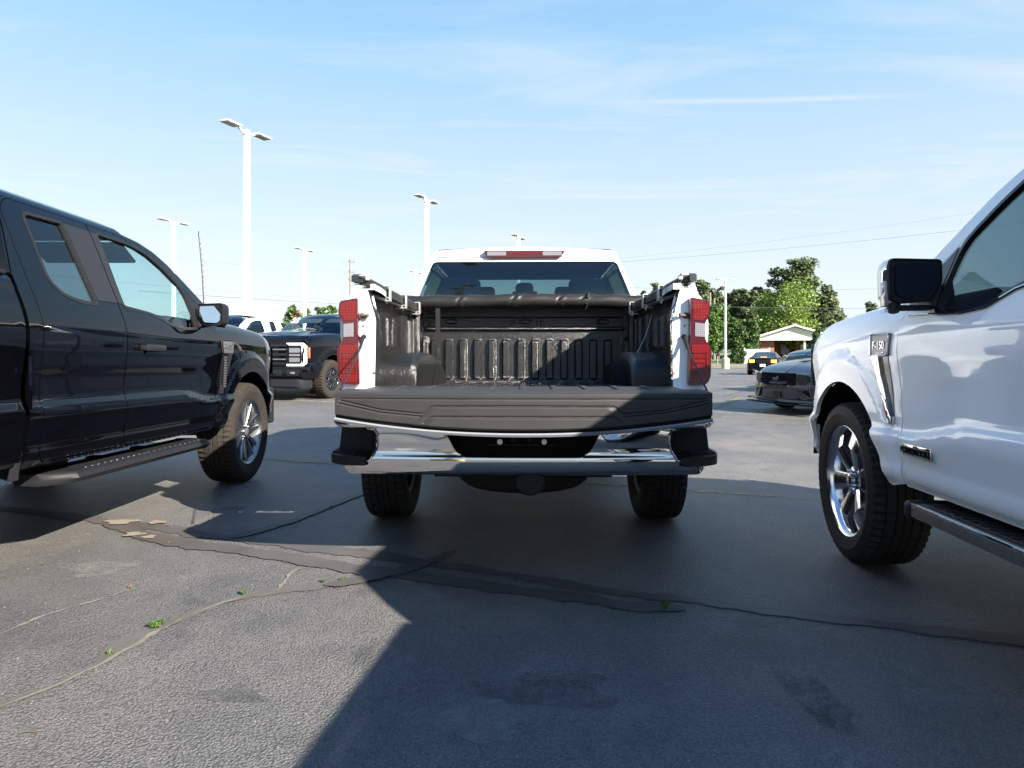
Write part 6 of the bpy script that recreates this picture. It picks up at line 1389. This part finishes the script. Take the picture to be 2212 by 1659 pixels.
def front_coupe():
    h = R(-67+180); rt = thing('sports_car', 'dark grey sports coupe facing left beside the white pickup wheel', 'car', (4.66+.94*.95, 11.35+.34*.95, 0), math.atan2(-.34, -.94)-math.pi/2, 'coupes in the lot')
    S, fa, ra = car(rt, dict(COUPE, paint='graphite')); yN = .80+.155
    cy = lambda x, z=.6: .795+.165*(1-min(1, abs(x)/.76)**2.4)+.012
    def piece(name, m, pts, d0, d1, par=fa):
        b = MB(); n = resample(pts, .06); b.loft([[(x, cy(x)+d, z) for x, z in n] for d in (d0, d1)]); return b.build(name, m, par, warp=False)
    piece('upper_grille', 'liner', rnd([(-.42, .715), (.42, .715), (.40, .52), (.34, .50), (-.34, .50), (-.40, .52)], .02, 2), -.01, .012)
    b = MB()
    for r_ in range(4):
        for c_ in range(9):
            x, z = -.36+c_*.09+(.045 if r_ % 2 else 0), .545+r_*.045
            b.tube([(x+.04*math.cos(a), cy(x)+.018, z+.022*math.sin(a)) for a in [i*math.pi/3 for i in range(7)]], .004, 4, caps=False)
    b.build('grille_mesh', 'gloss_black', fa, warp=False)
    horse(fa, None, .085, 'badge', Matrix(((-1, 0, 0, 0), (0, 0, 1, cy(0)+.026), (0, 1, 0, .615), (0, 0, 0, 1))))
    for s in (-1, 1):
        piece('nostril', 'gloss_black', [(s*.45, .71), (s*.58, .69), (s*.63, .60), (s*.56, .52), (s*.45, .52)], -.01, .014)
        piece('headlight', 'lamp_lens', [(s*.60, .70), (s*.66, .725), (s*.74, .735), (s*.74, .66), (s*.66, .65)], -.03, .006)
        piece('fang_trim', 'graphite', [(s*.42, .44), (s*.50, .40), (s*.66, .30), (s*.60, .27), (s*.50, .28)], -.0, .03)
    piece('lower_grille', 'liner', rnd([(-.62, .42), (-.40, .44), (.40, .44), (.62, .42), (.66, .27), (-.66, .27)], .02, 2), -.01, .010)
    piece('radar_cover', 'gloss_black', [(-.10, .39), (.07, .39), (.07, .29), (-.10, .29)], .0, .020)
    b = MB(); b.loft([[(x, cy(x*.80)+.05, .185), (x, cy(x*.80)+.06, .17), (x, cy(x*.80)-.10, .165), (x, cy(x*.80)-.10, .185)] for x in [.90*(i/12-1) for i in range(25)]]); b.build('splitter', 'plastic', fa, warp=False)
    b = MB(); b.loft([[(x, cy(x*.80)+.03, .255), (x, cy(x*.80)+.035, .225), (x, cy(x*.80)-.10, .225), (x, cy(x*.80)-.10, .255)] for x in [.88*(i/12-1) for i in range(25)]]); b.build('valance', 'graphite', fa, warp=False)
    b = MB()
    for s in (-1, 1): b.prism([(s*.02, -.02), (s*.30, -.10), (s*.26, .12), (s*.02, .16)], 'z', .958, .966)
    b.bm.free(); 
    for s in (-1, 1):
        q = [(s*.03, .04), (s*.30, .02), (s*.27, .26), (s*.03, .28)]
        b = MB(); b.face([(x, y, float(S(np.array([y]), np.array([1.5]))[0][2])+.006+.02*(1-abs(x)/.5)) for x, y in q]); b.build('bonnet_vent', 'gloss_black', rt, warp=False, smooth=False)
front_coupe()
def rear_coupe():
    rt = thing('sports_car', 'small black coupe driving away with lit red tail lamps by the white fence', 'car', (15.6, 39.3, gz(38)), R(-27), 'coupes in the lot')
    rt.scale = (.95,)*3
    S, fa, ra = car(rt, dict(COUPE, paint='black_paint')); yr = -3.72-.10
    cy = lambda x: -3.72-.10*(1-min(1, abs(x)/.83)**2.4)-.02
    def piece(name, m, x0, x1, z0, z1, d=.02): b = MB(); b.loft([[(x, cy(x)-dd, z) for x, z in ((x0, z0), (x1, z0), (x1, z1), (x0, z1))] for dd in (-.02, d)]); return b.build(name, m, ra, warp=False)
    for s in (-1, 1):
        hs = piece('tail_lamp_housing', 'gloss_black', s*.40, s*.80, .74, .95, .0)
        for i in range(3): o = piece('tail_lamp', 'tail_lit', s*(.46+i*.11), s*(.53+i*.11), .76, .93, .012)
    piece('rear_panel', 'gloss_black', -.38, .38, .76, .93, .0); piece('licence_plate', 'pole', -.16, .16, .52, .68); piece('diffuser', 'liner', -.62, .62, .28, .42, .0)
    b = MB(); b.box((0, -3.30, 1.075), (.34, .03, .03)); b.build('brake_lamp', 'tail_lit', rt, warp=False)
    for s in (-1, 1): b = MB(); b.tube([(s*.5, cy(.5)+.05, .33), (s*.5, cy(.5)-.04, .33)], .05, 12); b.build('exhaust_tip', 'chrome', ra, warp=False)
rear_coupe()
def suv():
    rt = thing('suv', 'blue grey SUV nose behind the dark grey coupe', 'car', (8.35, 16.9, 0), math.atan2(-.30, -.95)-math.pi/2)
    S, fa, ra = car(rt, dict(W=1.0, wb=3.02, Rt=.385, front=.86, rear=-4.05, paint='bluegrey', top=([-4.05, -3.8, -1.5, -.5, 0, .5, .75, .86], [1.12, 1.15, 1.14, 1.16, 1.14, 1.09, 1.02, .94]), plan=([-4.05, -3.8, -3.4, 0, .4, .65, .8, .86], [.10, .03, 0, 0, .02, .08, .15, .20]), house=[(-.55, 1.15, .80), (-1.3, 1.62, .70), (-1.8, 1.70, .68), (-3.2, 1.68, .68), (-3.9, 1.22, .74)], marks=(-.55, -1.30, -3.3, -3.9), belt=1.15))
    cy = lambda x: .86+.16*(1-min(1, abs(x)/.82)**2.4)
    for s in (-1, 1):
        b = MB(); b.loft([[(s*x, cy(x)-.02-.10*(x > .8)+d, z) for x, z in ((.55, .94), (.80, .98), (.84, .90), (.78, .80), (.58, .82))] for d in (-.05, .02)]); b.build('headlight', 'lamp_lens', fa, warp=False)
        for yy in (.70,): b = MB(); b.box((s*.90, yy, .90), (.03, .20, .10), .02); b.build('headlight_side', 'lamp_lens', fa, warp=False)
    b = MB(); b.loft([[(x, cy(x)+d, z) for x, z in ((-.5, .92), (.5, .92), (.44, .58), (-.44, .58))] for d in (-.01, .02)]); b.build('grille', 'gloss_black', fa, warp=False)
suv()
